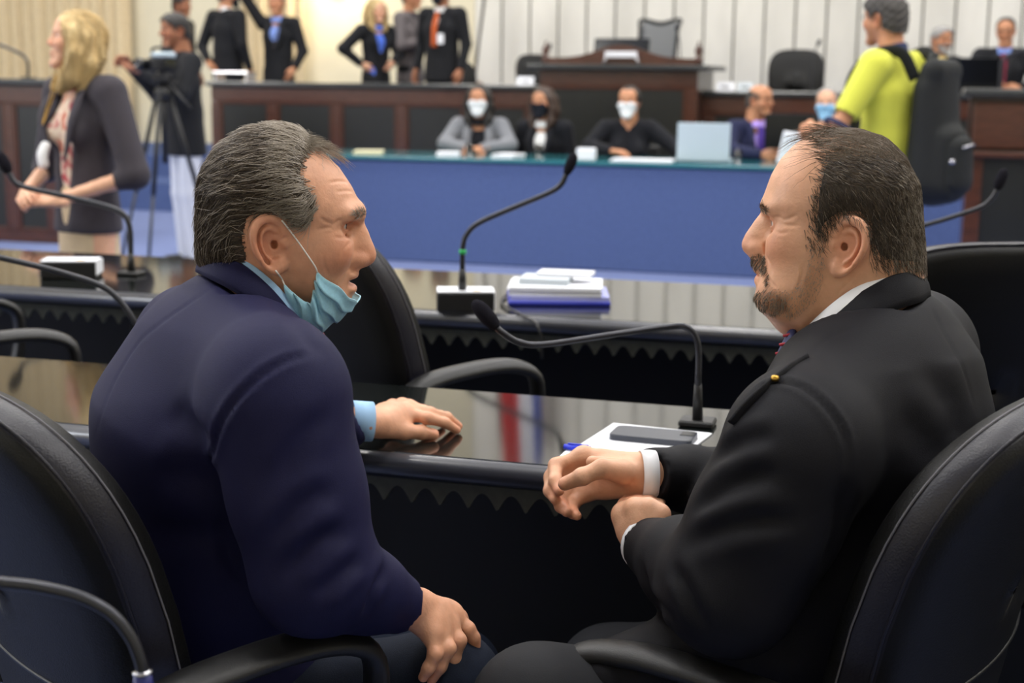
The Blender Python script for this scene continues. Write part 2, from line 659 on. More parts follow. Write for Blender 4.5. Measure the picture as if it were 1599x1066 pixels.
def head_mesh(P, h=.0022, hi=None):
    lo = P.get('lo', (-.13, -.105, -.165))
    s = SDF(lo, hi or (.158, .105, .175), h)
    X, Z = np.meshgrid(s.ax[0].astype(float), s.ax[2].astype(float), indexing='ij')
    d = gauss2(-in_poly(X, Z, P['poly']), max(1, int(.006 / h)))
    t = np.clip(d / P['R'], -.9, 1)
    Wz = np.interp(s.ax[2], [a for a, _ in P['W']], [b for _, b in P['W']])
    p = P['p']
    y = np.abs(s.ax[1])[None, :, None] / Wz[None, None, :]
    s.F = (((((1 - t) ** p)[:, None, :] + y ** p) ** (1 / p) - 1) * .07).astype(np.float32)
    # neck
    (ax, az), (bx, bz) = P['neck']
    s.cap((ax, 0, az), (bx, 0, bz), P['neck_r'], P['neck_r'] * 1.06, k=.035)
    ex, ez = P['eye']
    bx, bz = P['brow']
    nose = P['nose']
    for sg in (-1, 1):
        # cheek, brow, eye socket
        s.ell((P['cheek'][0], sg * .046, P['cheek'][1]), P.get('cheek_r', (.026, .02, .022)), k=.03)
        s.ell((ex + .014, sg * .034, ez - .001), (.013, .019, .0125), k=.012, op='s')
        s.cap((bx - .002, sg * .012, bz), (bx - .014, sg * .046, bz + .001), .0075, .006, k=.016)
        s.ell((ex, sg * .032, ez), (.0136, .0142, .0130), k=.005)
        s.ell((ex + .0125, sg * .0335, ez - .0005), (.0080, .0122, .0040), k=.0015, op='s')
        s.cap((ex + .006, sg * .022, ez - .014), (ex - .002, sg * .045, ez - .013), .0025, .002, k=.006, op='s')
    for i in range(len(nose) - 1):
        s.cap((nose[i][0] - .003, 0, nose[i][1]), (nose[i + 1][0], 0, nose[i + 1][1]), nose[i][2], nose[i + 1][2], k=.012)
        s.cap((nose[i][0] - .014, 0, nose[i][1]), (nose[i + 1][0] - .016, 0, nose[i + 1][1]), nose[i][2] + .003, nose[i + 1][2] + .005, k=.012)
    tx, tz, tr = nose[-1]
    axx, azz, ar = P['ala']
    for sg in (-1, 1):
        s.ell((axx, sg * .0125, azz), (ar * 1.25, ar * .78, ar * .85), k=.006)
        s.ell((axx + .005, sg * .0085, azz - .0085), (.0065, .0035, .005), k=.003, op='s')
        s.cap((axx - .010, sg * .019, azz + .004), (P['lip'][0] - .016, sg * .030, P['lip'][1] - .004), .0016, .0012, k=.008, op='s')
    lx, l1, l2 = P['lip']
    lm = .5 * (l1 + l2)
    s.ell((lx, 0, l1), (.0085, .022, .0065), k=.008)
    s.ell((lx - .002, 0, l2), (.0085, .020, .0068), k=.008)
    s.ell((lx + .004, 0, lm), (.010, .025, P.get('mouth', .0016)), k=.004, op='s')
    cr = P.get('chin_r', .017)
    s.ell((P['chin'][0], 0, P['chin'][1]), (cr, cr * 1.3, cr), k=.022)
    for f in P.get('extra', []):
        f(s)
    # ears
    cx, cz = P['ear']
    eh = P['ear_h']
    for sg in (-1, 1):
        tl = P['ear_tilt']
        up = np.array([-math.sin(tl), sg * .10, math.cos(tl)]); up = unit(up)
        bk = unit(np.array([-math.cos(tl), sg * P.get('ear_flare', .42), -math.sin(tl)]))
        nr = np.cross(up, bk) if sg > 0 else np.cross(bk, up)
        nr = unit(nr)
        if nr[1] * sg < 0: nr = -nr
        ye = sg * (np.interp(cz, [a for a, _ in P['W']], [b for _, b in P['W']]) * P.get('ear_out', 1.0) + .003)
        c = np.array([cx, ye, cz])
        sl, g = s.sub(c - .05, c + .05)
        Xe, Ye, Ze = (g[i] - c[i] for i in range(3))
        u = Xe * up[0] + Ye * up[1] + Ze * up[2]
        b = Xe * bk[0] + Ye * bk[1] + Ze * bk[2]
        n = Xe * nr[0] + Ye * nr[1] + Ze * nr[2]
        a1 = eh
        b1 = eh * .60 * (1 + .25 * np.clip(u / eh, -1, 1))
        q = np.sqrt((u / a1) ** 2 + (b / b1) ** 2)
        plate = np.maximum((q - 1) * eh * .6, np.abs(n + .009) - .0035)
        rim = np.sqrt(((q - .95) * eh * .70) ** 2 + (n - .0025) ** 2) - .0047 * np.where(u < -eh * .45, .75, 1.0)
        rim = np.where((b < -b1 * .55) & (u < eh * .15), rim + .006, rim)
        a2, b2 = eh * .56, b1 * .54
        q2 = np.sqrt(((u - eh * .02) / a2) ** 2 + ((b + .001) / b2) ** 2)
        anti = np.sqrt(((q2 - 1) * eh * .5) ** 2 + (n + .0005) ** 2) - .0030
        anti = np.where((b < b2 * .1) & (u < eh * .35), anti + .006, anti)
        e = smin(smin(plate, rim, .003), anti, .003)
        lobe = np.sqrt((u + eh * .80) ** 2 + (b + eh * .22) ** 2 + (n * 1.9) ** 2) - eh * .31
        e = smin(e, lobe, .008)
        conch = np.sqrt(((u + eh * .08) / 1.35) ** 2 + (b + eh * .12) ** 2 + (n * .7 + .000) ** 2) - eh * .30
        e = -smin(-e, conch, .004)
        s.put(sl, e.astype(np.float32), .004, 'u')
        canal = c + up * (-.002) + bk * (-eh * .22) + nr * (-.006)
        s.ell(canal, (eh * .13, .011, eh * .16), k=.003, op='s')
        s.ell(c + up * (-eh * .08) + bk * (-eh * .52) + nr * .003, (.0045, .0045, eh * .17), k=.004)
    V, Q = s.mesh(1)
    return V, Q


def head_tint(V, P, beard=None, stubble=None, red=1.0):
    """skin colouring that belongs to the skin: redder nose, ears and lips, beard shade"""
    n = len(V)
    T = np.ones((n, 4))
    x, y, z = V.T

    def blob(c, r, col, pw=1.0):
        d = np.sqrt(sum(((V[:, i] - c[i]) / r[i]) ** 2 for i in range(3)))
        m = np.clip(1.25 - d, 0, 1)[:, None] ** pw
        T[:, :3] *= (1 - m) + m * np.array(col)

    tx, tz, tr = P['nose'][-1]
    blob((tx - .004, 0, tz - .002), (.022, .022, .020), (1.0, .80, .76))
    for sg in (-1, 1):
        blob((P['ear'][0], sg * .085, P['ear'][1]), (.032, .028, .042), (1.02, .84, .80))
        blob((P['cheek'][0] + .012, sg * .055, P['cheek'][1] - .002), (.035, .025, .03), (1.0, .86, .82))
        blob((P['brow'][0] - .005, sg * .030, P['brow'][1] + .001), (.016, .026, .0065), P.get('brow_col', (.62, .60, .62)))
        blob((P['eye'][0] + .01, sg * .033, P['eye'][1]), (.012, .018, .010), (.90, .76, .74))
    lx, l1, l2 = P['lip']
    blob((lx + .004, 0, .5 * (l1 + l2)), (.013, .024, .0115), (.92, .66, .64))
    if beard is not None:
        for poly, col, soft in beard:
            m = np.clip(.5 - in_poly(x, z, poly) / soft, 0, 1)[:, None]
            T[:, :3] *= (1 - m) + m * np.array(col)
    return T


def hand_sdf(J, h=.0018, r=1.0, dorsal=None, arm=None, web=True):
    """J: wrist, mcp (4), pip, dip, tip (4 each), thumb (4 points); world coordinates"""
    pts = np.array([J['wrist']] + list(J['mcp']) + list(J['pip']) + list(J['dip']) + list(J['tip']) + list(J['thumb']) + ([arm] if arm is not None else []))
    s = SDF(pts.min(0) - .035, pts.max(0) + .035, h)
    W = np.asarray(J['wrist'], float)
    mc = [np.asarray(p, float) for p in J['mcp']]
    across = unit(mc[3] - mc[0])
    if arm is not None:
        s.cap(arm, W, .029 * r, .027 * r, k=.01, side=across, fa=.8)
    for i, m in enumerate(mc):
        base = W + across * (.010 * (i - 1.5)) * r
        s.cap(base, m, .0165 * r, (.0125, .0125, .012, .0112)[i] * r, k=.012)
        s.ell(m, A(1, 1, 1) * (.0122, .0124, .0116, .0106)[i] * r, k=.010)
    if web:
        for i in range(3):
            s.cap(W * .35 + mc[i] * .65, W * .35 + mc[i + 1] * .65, .0125 * r, .012 * r, k=.014)
    rr = [(.0107, .0098, .0086, .0074), (.0108, .0100, .0088, .0076), (.0104, .0096, .0084, .0073), (.0094, .0086, .0076, .0066)]
    for i in range(4):
        p = [mc[i], J['pip'][i], J['dip'][i], J['tip'][i]]
        for k in range(3):
            s.cap(p[k], p[k + 1], rr[i][k] * r, rr[i][k + 1] * r, k=.006 if k else .010)
    t = [np.asarray(p, float) for p in J['thumb']]
    s.cap(t[0], t[1], .0165 * r, .0130 * r, k=.014)
    s.cap(t[1], t[2], .0125 * r, .0112 * r, k=.005)
    s.cap(t[2], t[3], .0112 * r, .0095 * r, k=.004)
    s.ell(t[2], A(1, 1, 1) * .0121 * r, k=.004)
    s.cap(W * .6 + t[0] * .4, .5 * (t[1] + mc[0]), .015 * r, .009 * r, k=.018)
    V, Q = s.mesh(1)
    T = np.ones((len(V), 4))
    dors = [unit(dorsal)] * 5 if dorsal is not None else None
    fing = [(J['dip'][i], J['tip'][i], rr[i][3] * r) for i in range(4)] + [(t[2], t[3], .0095 * r)]
    for i, (a, b, q) in enumerate(fing):
        a, b = np.asarray(a, float), np.asarray(b, float)
        ax = unit(b - a)
        if i < 4:
            dn = np.cross(across, ax)
            dn = unit(dn)
            if dorsal is not None and dn @ dorsal < 0 and abs(dn @ dorsal) > .3: dn = -dn
        else:
            dn = unit(np.asarray(J.get('thumb_n', dorsal if dorsal is not None else across)))
            dn = unit(dn - ax * (dn @ ax))
        c = b + dn * q * .9 + ax * q * .1
        L = V - c
        la, ln = L @ ax, L @ dn
        lw = np.linalg.norm(L - la[:, None] * ax - ln[:, None] * dn, axis=1)
        m = np.clip(3 - 2.6 * np.sqrt((la / (.0085 * r)) ** 2 + (lw / (.0066 * r)) ** 2 + (ln / (.005 * r)) ** 2), 0, 1)[:, None]
        T[:, :3] = T[:, :3] * (1 - m) + m * np.array([1.12, 1.10, 1.12])
        dd = np.clip(1.3 - np.linalg.norm(V - b, axis=1) / (.02 * r), 0, 1)[:, None]
        T[:, :3] *= 1 - dd * np.array([0, .10, .12])
    for p in list(J['pip']) + mc:
        dd = np.clip(1.2 - np.linalg.norm(V - np.asarray(p), axis=1) / (.013 * r), 0, 1)[:, None]
        T[:, :3] *= 1 - dd * np.array([.0, .08, .10])
    return V, Q, T


def groove(V, Q, pts, depth, width, ridge=0.0):
    """presses a crease (or lifts a fold) into a surface along a line lying on it"""
    pts = np.asarray(pts, float)
    lo, hi = pts.min(0) - 3 * width, pts.max(0) + 3 * width
    sel = np.where(((V > lo) & (V < hi)).all(1))[0]
    if len(sel) == 0:
        return V
    N = vnormals(V, Q)[sel]
    P = V[sel]
    best = np.full(len(sel), 9.0)
    fade = np.ones(len(sel))
    m = len(pts) - 1
    for i in range(m):
        a, e = pts[i], pts[i + 1] - pts[i]
        t = np.clip(((P - a) @ e) / (e @ e + 1e-12), 0, 1)
        d = np.linalg.norm(P - a - t[:, None] * e, axis=1)
        gl = (i + t) / m
        b = d < best
        best = np.where(b, d, best)
        fade = np.where(b, np.minimum(1, 4 * np.minimum(gl + .02, 1.02 - gl)), fade)
    g = np.exp(-(best / width) ** 2)
    prof = -depth * g + ridge * np.exp(-((best - 1.6 * width) / width) ** 2)
    V = V.copy()
    V[sel] += N * (prof * fade)[:, None]
    return V


class Skin:
    """finds the place on a sculpted surface seen at a picture point, so that seams can be laid on it"""

    def __init__(s, V, Q):
        s.b = BVHTree.FromPolygons([Vector(v) for v in V], [tuple(q) for q in Q])

    def hit(s, px, py):
        r = s.b.ray_cast(Vector(CAM_POS), Vector(unit(ray(px, py))))
        return None if r[0] is None else np.array(r[0])

    def line(s, pts, n=6):
        P = spline([(a, b, 0) for a, b in pts], n)
        out = [s.hit(a, b) for a, b, _ in P]
        return np.array([o for o in out if o is not None])

# ------------------------------------------------------------------ shared materials
M = {}
M['skin_left'] = mat('skin_left', rgb(216, 160, 128), .46, .4, bump=.22, bscale=260, var=.10, vscale=45, attr='tint', sss=.12)
M['skin_right'] = mat('skin_right', rgb(220, 168, 136), .44, .4, bump=.2, bscale=280, var=.09, vscale=45, attr='tint', sss=.12)
M['navy_suit'] = mat('navy_suit', rgb(23, 23, 58), .70, .22, bump=.25, bscale=900, var=.10, vscale=700)
M['black_suit'] = mat('black_suit', rgb(15, 15, 21), .70, .22, bump=.25, bscale=900, var=.10, vscale=700)
M['trouser_black'] = mat('trouser_black', rgb(33, 34, 38), .75, .25, bump=.2, bscale=800)
M['denim'] = mat('denim', rgb(18, 26, 42), .8, .2, bump=.3, bscale=900, var=.25, vscale=600)
M['shirt_blue'] = mat('shirt_blue', rgb(158, 196, 232), .7, .3)
M['shirt_white'] = mat('shirt_white', rgb(235, 236, 240), .7, .3)
M['tie_stripe'] = mat('tie_stripe', rgb(60, 66, 110), .5, .4)
M['tie_red'] = mat('tie_red', rgb(170, 40, 55), .5, .4)
M['eye_white'] = mat('eye_white', rgb(225, 215, 208), .15, .6)
M['iris'] = mat('iris', rgb(60, 42, 32), .1, .6)
M['hair_dark'] = mat('hair_dark', rgb(62, 52, 42), .45, .5, var=.3, vscale=60)
M['hair_mid'] = mat('hair_mid', rgb(98, 84, 68), .45, .5)
M['hair_grey'] = mat('hair_grey', rgb(160, 150, 136), .42, .5)
M['mask_blue'] = mat('mask_blue', rgb(164, 216, 236), .85, .2, bump=.3, bscale=1200, var=.06, vscale=300)
M['mask_trim'] = mat('mask_trim', rgb(172, 214, 230), .85, .2)
M['cord_white'] = mat('cord_white', rgb(238, 236, 230), .8, .2)
M['gold'] = mat('gold', rgb(190, 150, 70), .3, .5, metal=1.0)
M['shoe_black'] = mat('shoe_black', rgb(22, 22, 24), .3, .5)


def comb_strands(V, Q, mask, n, length, lift, flow, h0=.002, seg=6, wob=.25, rad=.00045, seed=1, hmap=None, stop=None):
    """hairs rooted where mask is high, combed along flow(p, n)"""
    rg = np.random.default_rng(seed)
    N = vnormals(V, Q)
    d1, d2 = V[Q[:, 2]] - V[Q[:, 0]], V[Q[:, 3]] - V[Q[:, 1]]
    ar = np.linalg.norm(np.cross(d1, d2), axis=1) * mask[Q].mean(1)
    pick = rg.choice(len(Q), n, p=ar / ar.sum())
    wts = rg.dirichlet(np.ones(4), n)
    root = (V[Q[pick]] * wts[..., None]).sum(1)
    bvh = BVHTree.FromPolygons([Vector(v) for v in V], [tuple(q) for q in Q])
    nr = (N[Q[pick]] * wts[..., None]).sum(1)
    nr /= np.linalg.norm(nr, axis=1)[:, None]
    P = np.zeros((n, seg + 1, 3))
    rh = (hmap[Q[pick]].mean(1) * .7)[:, None] if hmap is not None else 0
    P[:, 0] = root + nr * (h0 * .3 + rh)
    L = length * rg.uniform(.6, 1.15, n)
    wv = rg.normal(0, wob, (n, 3))
    lf = lift * rg.uniform(.4, 1.3, n)
    for i in range(n):
        p, nn = P[i, 0].copy(), nr[i]
        for k in range(seg):
            d = np.asarray(flow(p, nn)) + wv[i] + rg.normal(0, wob * .35, 3)
            d = unit(d - nn * (d @ nn))
            q = p + d * L[i] / seg
            if stop is not None and stop(q):
                P[i, k + 1] = p + (q - p) * .02
                continue
            co, no, fi, dist = bvh.find_nearest(Vector(q))
            nn = np.array(no)
            hgt = h0 + lf[i] * ((k + 1) / seg) + (hmap[Q[fi]].mean() if hmap is not None else 0)
            q = np.array(co) + nn * hgt
            p = q
            P[i, k + 1] = p
    return strands(P, rad * rg.uniform(.7, 1.3, n)), P


def eyes(fr, P, parent, look=0.0):
    for sg in (-1, 1):
        c = np.array([P['eye'][0] - .0004, sg * .0322, P['eye'][1]])
        mb = MB()
        prof = [(math.sin(t) * .0112 + 1e-5, math.cos(t) * .0112) for t in np.linspace(0, pi, 13)]
        R = np.array([[0, 0, 1], [0, 1, 0], [-1, 0, 0]], float)
        mb.lathe((0, 0, 0), prof, 16, R)
        V = fr.w(np.concatenate(mb.v) + c)
        F = mb.f
        ids = [1 if (np.concatenate(mb.v)[list(f)].mean(0)[0] > .0093) else 0 for f in F]
        o = raw('eye', V, F, [M['eye_white'], M['iris']], parent, True, matidx=ids)


def wrap_ring(fr, pts_in, pts_out, name, m, parent, n=40, thick=.004):
    """a collar band: inner edge and outer edge curves given as closed loops in frame coordinates"""
    a, b = np.asarray(pts_in), np.asarray(pts_out)
    mid = .5 * (a + b)
    P = np.stack([a, .5 * (a + mid), mid, .5 * (mid + b), b], 1)
    cen = P.reshape(-1, 3).mean(0)
    out = mid - cen
    out[:, 2] = 0
    out /= np.linalg.norm(out, axis=1)[:, None] + 1e-9
    for j, w_ in enumerate((0, .6, 1, .7, 0.1)):
        P[:, j] += out * .004 * w_
    top, bot = P + out[:, None] * thick * .5, P - out[:, None] * thick * .5
    ringp = np.concatenate([top, bot[:, ::-1]], 1)
    ringp = np.concatenate([ringp, ringp[:, :1]], 1)
    mb = MB().grid(ringp, closed_u=True)
    V = fr.w(np.concatenate(mb.v))
    return raw(name, V, mb.f, m, parent, True)


def carve_neck(s, fr, p_back, p_front, near, cpx, rad=.098, k=.010):
    """opens the top of a jacket along the line of its collar"""
    a, b = fr.w(fr.px(*p_back, near * .05)), fr.w(fr.px(*p_front, near * .05))
    lat = fr.R[:, 1]
    n = unit(np.cross(b - a, lat))
    if n[2] < 0: n = -n
    c = fr.w(fr.px(*cpx, 0) * A(1, 0, 1))
    sl, g = s.sub(c - .17, c + .17)
    X, Y, Z = (g[i] - np.float32(c[i]) for i in range(3))
    pl = -((X + c[0] - a[0]) * n[0] + (Y + c[1] - a[1]) * n[1] + (Z + c[2] - a[2]) * n[2])
    ax_ = fr.R[:, 0]
    u = X * ax_[0] + Y * ax_[1] + Z * ax_[2]
    v = X * lat[0] + Y * lat[1] + Z * lat[2]
    cy = (np.sqrt((u / 1.25) ** 2 + v ** 2) - rad)
    d = np.maximum(pl, cy)
    s.put(sl, d.astype(np.float32), k, 's')


def soft_cap(V, Q, poly, zone, thick, soft, inset=0.0):
    """hair cap that thins out toward the hairline"""
    mk = np.clip((-in_poly(V[:, 0], V[:, 2], poly) - inset) / soft, 0, 1)
    mk[zone] = 0
    mk = mk ** .7
    hm = thick * mk
    N = vnormals(V, Q)
    sel = (mk[Q] > .02).all(1)
    q = Q[sel]
    used = np.unique(q)
    mp = np.full(len(V), -1)
    mp[used] = np.arange(len(used))
    W = V[used] + N[used] * (np.broadcast_to(thick, (len(V),)) * mk - .0006)[used][:, None]
    return W, mp[q], hm


def wrinkles(V, Q, fr, lines, depth=.0008, width=.0024, ridge=.0003):
    sk_ = Skin(fr.w(V), Q)
    for pts in lines:
        ln = sk_.line(pts, 5)
        if len(ln) > 3:
            V = groove(V, Q, fr.l(ln), depth, width, ridge)
    return V

# ------------------------------------------------------------------ the chamber
M['carpet'] = mat('carpet', rgb(112, 124, 164), .95, .1, bump=.6, bscale=420, var=.10, vscale=60)
M['carpet_side'] = mat('carpet_side', rgb(82, 98, 142), .95, .1, bump=.6, bscale=420, var=.12, vscale=50)
M['plaster'] = mat('plaster', rgb(230, 222, 196), .85, .2, var=.03, vscale=3)
M['ceiling_white'] = mat('ceiling_white', rgb(228, 228, 224), .9, .2)
M['metal_panel'] = mat('metal_panel', rgb(222, 219, 210), .38, .5, metal=.25, var=.10, vscale=1.4, stretch=(2.0, 2.0, .7), bump=.15, bscale=6)
M['joint_dark'] = mat('joint_dark', rgb(92, 88, 80), .7, .3)
M['curtain'] = mat('curtain', rgb(224, 206, 170), .9, .15, var=.08, vscale=30)
M['wood'] = mat('wood', rgb(72, 38, 24), .32, .5, var=.35, vscale=7, stretch=(1.2, 6, 12), coat=.3)
M['wood_dark'] = mat('wood_dark', rgb(44, 24, 17), .3, .5, var=.3, vscale=7, stretch=(1.2, 6, 12), coat=.3)
M['black_inset'] = mat('black_inset', rgb(26, 27, 24), .35, .5, var=.2, vscale=3)
M['counter'] = mat('counter', rgb(50, 52, 52), .28, .5, var=.15, vscale=60)
M['desk_top'] = mat('desk_top', rgb(18, 21, 21), .07, .5, var=.3, vscale=90, ior=1.75)
M['desk_edge'] = mat('desk_edge', rgb(52, 53, 60), .34, .7, coat=.3)  # base colour lifted to paint in the highlight along the rounded nosing
M['desk_black'] = mat('desk_black', rgb(16, 16, 16), .5, .4)
M['valance'] = mat('valance', rgb(104, 106, 98), .8, .2, var=.12, vscale=60)
M['teal_glass'] = mat('teal_glass', rgb(48, 112, 122), .12, .6, coat=.5)
M['leather'] = mat('leather', rgb(13, 13, 13), .50, .28, bump=.35, bscale=420, var=.08, vscale=9)
M['leather_side'] = mat('leather_side', rgb(27, 26, 35), .38, .45, bump=.35, bscale=420)
M['stitch'] = mat('stitch', rgb(105, 104, 110), .7, .3)
M['plastic_black'] = mat('plastic_black', rgb(25, 25, 26), .45, .45, bump=.15, bscale=500)
M['mesh_grey'] = mat('mesh_grey', rgb(118, 120, 122), .8, .2)
M['chrome'] = mat('chrome', rgb(190, 190, 195), .15, .5, metal=1)
M['steel_dark'] = mat('steel_dark', rgb(60, 61, 66), .35, .5, metal=.7)
M['foam'] = mat('foam', rgb(30, 29, 36), 1.0, .1, bump=.9, bscale=900)
M['paper'] = mat('paper', rgb(236, 238, 244), .8, .2)
M['paper_grey'] = mat('paper_grey', rgb(196, 204, 210), .8, .2)
M['folder_blue'] = mat('folder_blue', rgb(48, 58, 170), .45, .4)
M['lilac'] = mat('lilac', rgb(168, 172, 222), .7, .3)
M['pen_blue'] = mat('pen_blue', rgb(40, 60, 220), .3, .5)
M['pen_clear'] = mat('pen_clear', rgb(190, 200, 225), .2, .5)
M['phone'] = mat('phone', rgb(58, 62, 72), .35, .5)
M['screen_dark'] = mat('screen_dark', rgb(16, 18, 20), .15, .6)
M['laptop_silver'] = mat('laptop_silver', rgb(182, 198, 208), .45, .5, metal=.2)
M['label_orange'] = mat('label_orange', rgb(226, 170, 84), .7, .3)
M['led_green'] = mat('led_green', rgb(40, 170, 90), .4, .4)
M['connector_blue'] = mat('connector_blue', rgb(40, 44, 110), .4, .4)
M['glass'] = mat('glass', (1, 1, 1, 1), .03, .5, trans=1.0, ior=1.45)
M['lamp_white'] = emit('lamp_white', (1, .97, .92, 1), 6.0)
M['lamp_warm'] = emit('lamp_warm', (1, .88, .62, 1), 5.0)
M['window_glow'] = emit('window_glow', (.82, .9, 1, 1), 3.0)
M['flag_red'] = mat('flag_red', rgb(196, 32, 40), .8, .2)
M['flag_white'] = mat('flag_white', rgb(232, 232, 236), .8, .2)
M['flag_blue'] = mat('flag_blue', rgb(50, 70, 160), .8, .2)
M['wood_light'] = mat('wood_light', rgb(140, 86, 44), .5, .4, var=.2, vscale=10)

RZ = -PSI


def rb(u0, u1, v0, v1, z0, z1, bev=0.0, mb=None):
    mb = mb or MB()
    return mb.box(((u0 + u1) / 2, (v0 + v1) / 2, (z0 + z1) / 2), (u1 - u0, v1 - v0, z1 - z0), bev)


def struct(name, mb, m, parent=None, **k):
    o = mb.build(name, m, parent, rz=None if parent is not None else RZ, **k)
    if parent is None:
        o['kind'] = 'structure'
    return o


UL, UR, VB, VF = -13.0, 9.0, 16.2, -4.0
struct('floor', rb(UL, UR, VF, VB, -.12, 0), M['carpet'])
ceil = struct('ceiling', rb(UL, UR, VF, VB, CEIL, CEIL + .12), M['ceiling_white'])
for (u, v) in LAMP_SPOTS:
    rb(u - .62, u + .62, v - .62, v + .62, CEIL - .05, CEIL).build('ceiling_lamp_frame', M['ceiling_white'], ceil)
    rb(u - .56, u + .56, v - .56, v + .56, CEIL - .065, CEIL - .05).build('ceiling_lamp_diffuser', M['lamp_white'], ceil)
wl_ = struct('wall_left', rb(UL - .15, UL, VF, VB, 0, CEIL), M['plaster'])
struct('wall_right', rb(UR, UR + .15, VF, VB, 0, CEIL), M['plaster'])
struct('wall_front', rb(UL, UR, VF - .15, VF, 0, CEIL), M['plaster'])
wb_ = struct('wall_back', rb(UL, UR, VB, VB + .15, 0, CEIL), M['plaster'])
win = struct('window_1', rb(UL - .02, UL + .03, -1.2, 2.2, 1.9, 4.9), M['ceiling_white'])
for k in range(3):
    rb(UL + .03, UL + .035, -1.1 + k * 1.1, -.1 + k * 1.1, 2.0, 4.8).build('pane', M['window_glow'], win)


def back_u(px, py=60):
    return ruv(at(px, py, v=VB))[0]


# metal panels of the back wall, each with its own edges
u0 = back_u(742)
step = .335
n_pan = int((UR - u0) / step)
for i in range(n_pan):
    a = u0 + i * step
    rb(a + .010, a + step - .010, VB - .035, VB - .001, .52, CEIL - .02, .006).build('panel', M['metal_panel'], wb_)
rb(u0, UR, VB - .012, VB - .0005, .5, CEIL - .01).build('panel_backing', M['joint_dark'], wb_)


def curtain(ua, ub, label, v=VB - .14):
    t = thing('curtain', label, 'curtain', room(ua, v), RZ)
    n = int((ub - ua) / .012)
    uu = np.linspace(0, ub - ua, n)
    P = np.zeros((n, 9, 3))
    for j, z in enumerate(np.linspace(.56, 5.6, 9)):
        P[:, j, 0] = uu + .01 * np.sin(uu * 7 + j)
        P[:, j, 1] = .045 * np.sin(uu * 2 * pi / .17 + .3 * np.sin(uu * 5)) + .018 * np.sin(uu * 2 * pi / .41)
        P[:, j, 2] = z
    mb = MB().grid(P)
    o = mb.build('cloth', M['curtain'], t, True)
    o.modifiers.new('thick', 'SOLIDIFY').thickness = .004
    MB().tube([(-.1, .02, 5.66), (ub - ua + .1, .02, 5.66)], .018, 10).build('curtain_rod', M['wood_dark'], t, True)
    return t


curtain(UL + .05, back_u(216), 'long beige curtain hanging in folds at the far left, behind the blonde woman')
curtain(back_u(385), back_u(482), 'narrow beige curtain behind the man with his arm raised')
# wall lamp near the curtain: its warm glow shows at the top of the picture
lp = at(521, -22, v=VB - .16)
t = thing('wall_lamp', 'warm glowing wall lamp on the cream wall at the top', 'lamp', lp, RZ)
MB().lathe((0, 0, 0), [(.001, -.11), (.08, -.10), (.12, 0), (.10, .10), (.001, .11)], 20).build('lamp_shade', M['lamp_warm'], t, True)
MB().box((0, .10, 0), (.10, .10, .16), .01).build('bracket', M['gold'], t)
l = bpy.data.lights.new('wall_lamp_light', 'POINT'); l.energy = 24; l.color = (1, .82, .52); l.shadow_soft_size = .13
o = bpy.data.objects.new('wall_lamp_light', l); o.parent = t; o.location = (0, -.22, 0); COL.objects.link(o)

# platform with its carpeted front and steps
VP = 12.15
ZP = .50
struct('platform', rb(ruv(at(352, 300, v=VP))[0], UR, VP, VB, 0, ZP), M['carpet_side'])
struct('platform_steps', rb(UL, ruv(at(352, 300, v=VP))[0], 13.6, VB, 0, ZP), M['carpet_side'])
struct('trim_1', rb(UL, ruv(at(352, 300, v=VP))[0], 12.7, 13.6, 0, ZP * .55), M['carpet_side'])

# flag on a leaning pole
fb = at(737, 100, v=VB - .55); fu, fv, _ = ruv(fb)
t = thing('flag', 'red white and blue flag on a leaning pole with wooden stand at the back wall', 'flag', room(fu, fv, ZP), RZ)
MB().box((0, 0, .40), (.19, .19, .80), .012).build('stand', M['wood_light'], t)
ptop = A(.50, 0, 4.6)
MB().tube([A(.0, 0, .6), ptop], .016, 10).build('pole', M['wood_dark'], t, True)
MB().lathe(ptop, [(.001, -.02), (.03, 0), (.02, .05), (.001, .11)], 12).build('finial', M['gold'], t, True)
for nm, mm, o0, o1 in (('flag_red_band', 'flag_red', .0, .30), ('flag_white_band', 'flag_white', .30, .50), ('flag_blue_band', 'flag_blue', .50, .62)):
    P = np.zeros((14, 10, 3))
    for i, a in enumerate(np.linspace(o0, o1, 14)):
        for j, b_ in enumerate(np.linspace(0, 1, 10)):
            P[i, j] = (.46 + a * .75 - b_ * .08 - .02, -.06 * math.sin(a * 26) - .02, 4.45 - b_ * (1.55 + .25 * a) - a * .5)
    o = MB().grid(P).build(nm, M[mm], t, True)
    o.modifiers.new('thick', 'SOLIDIFY').thickness = .004


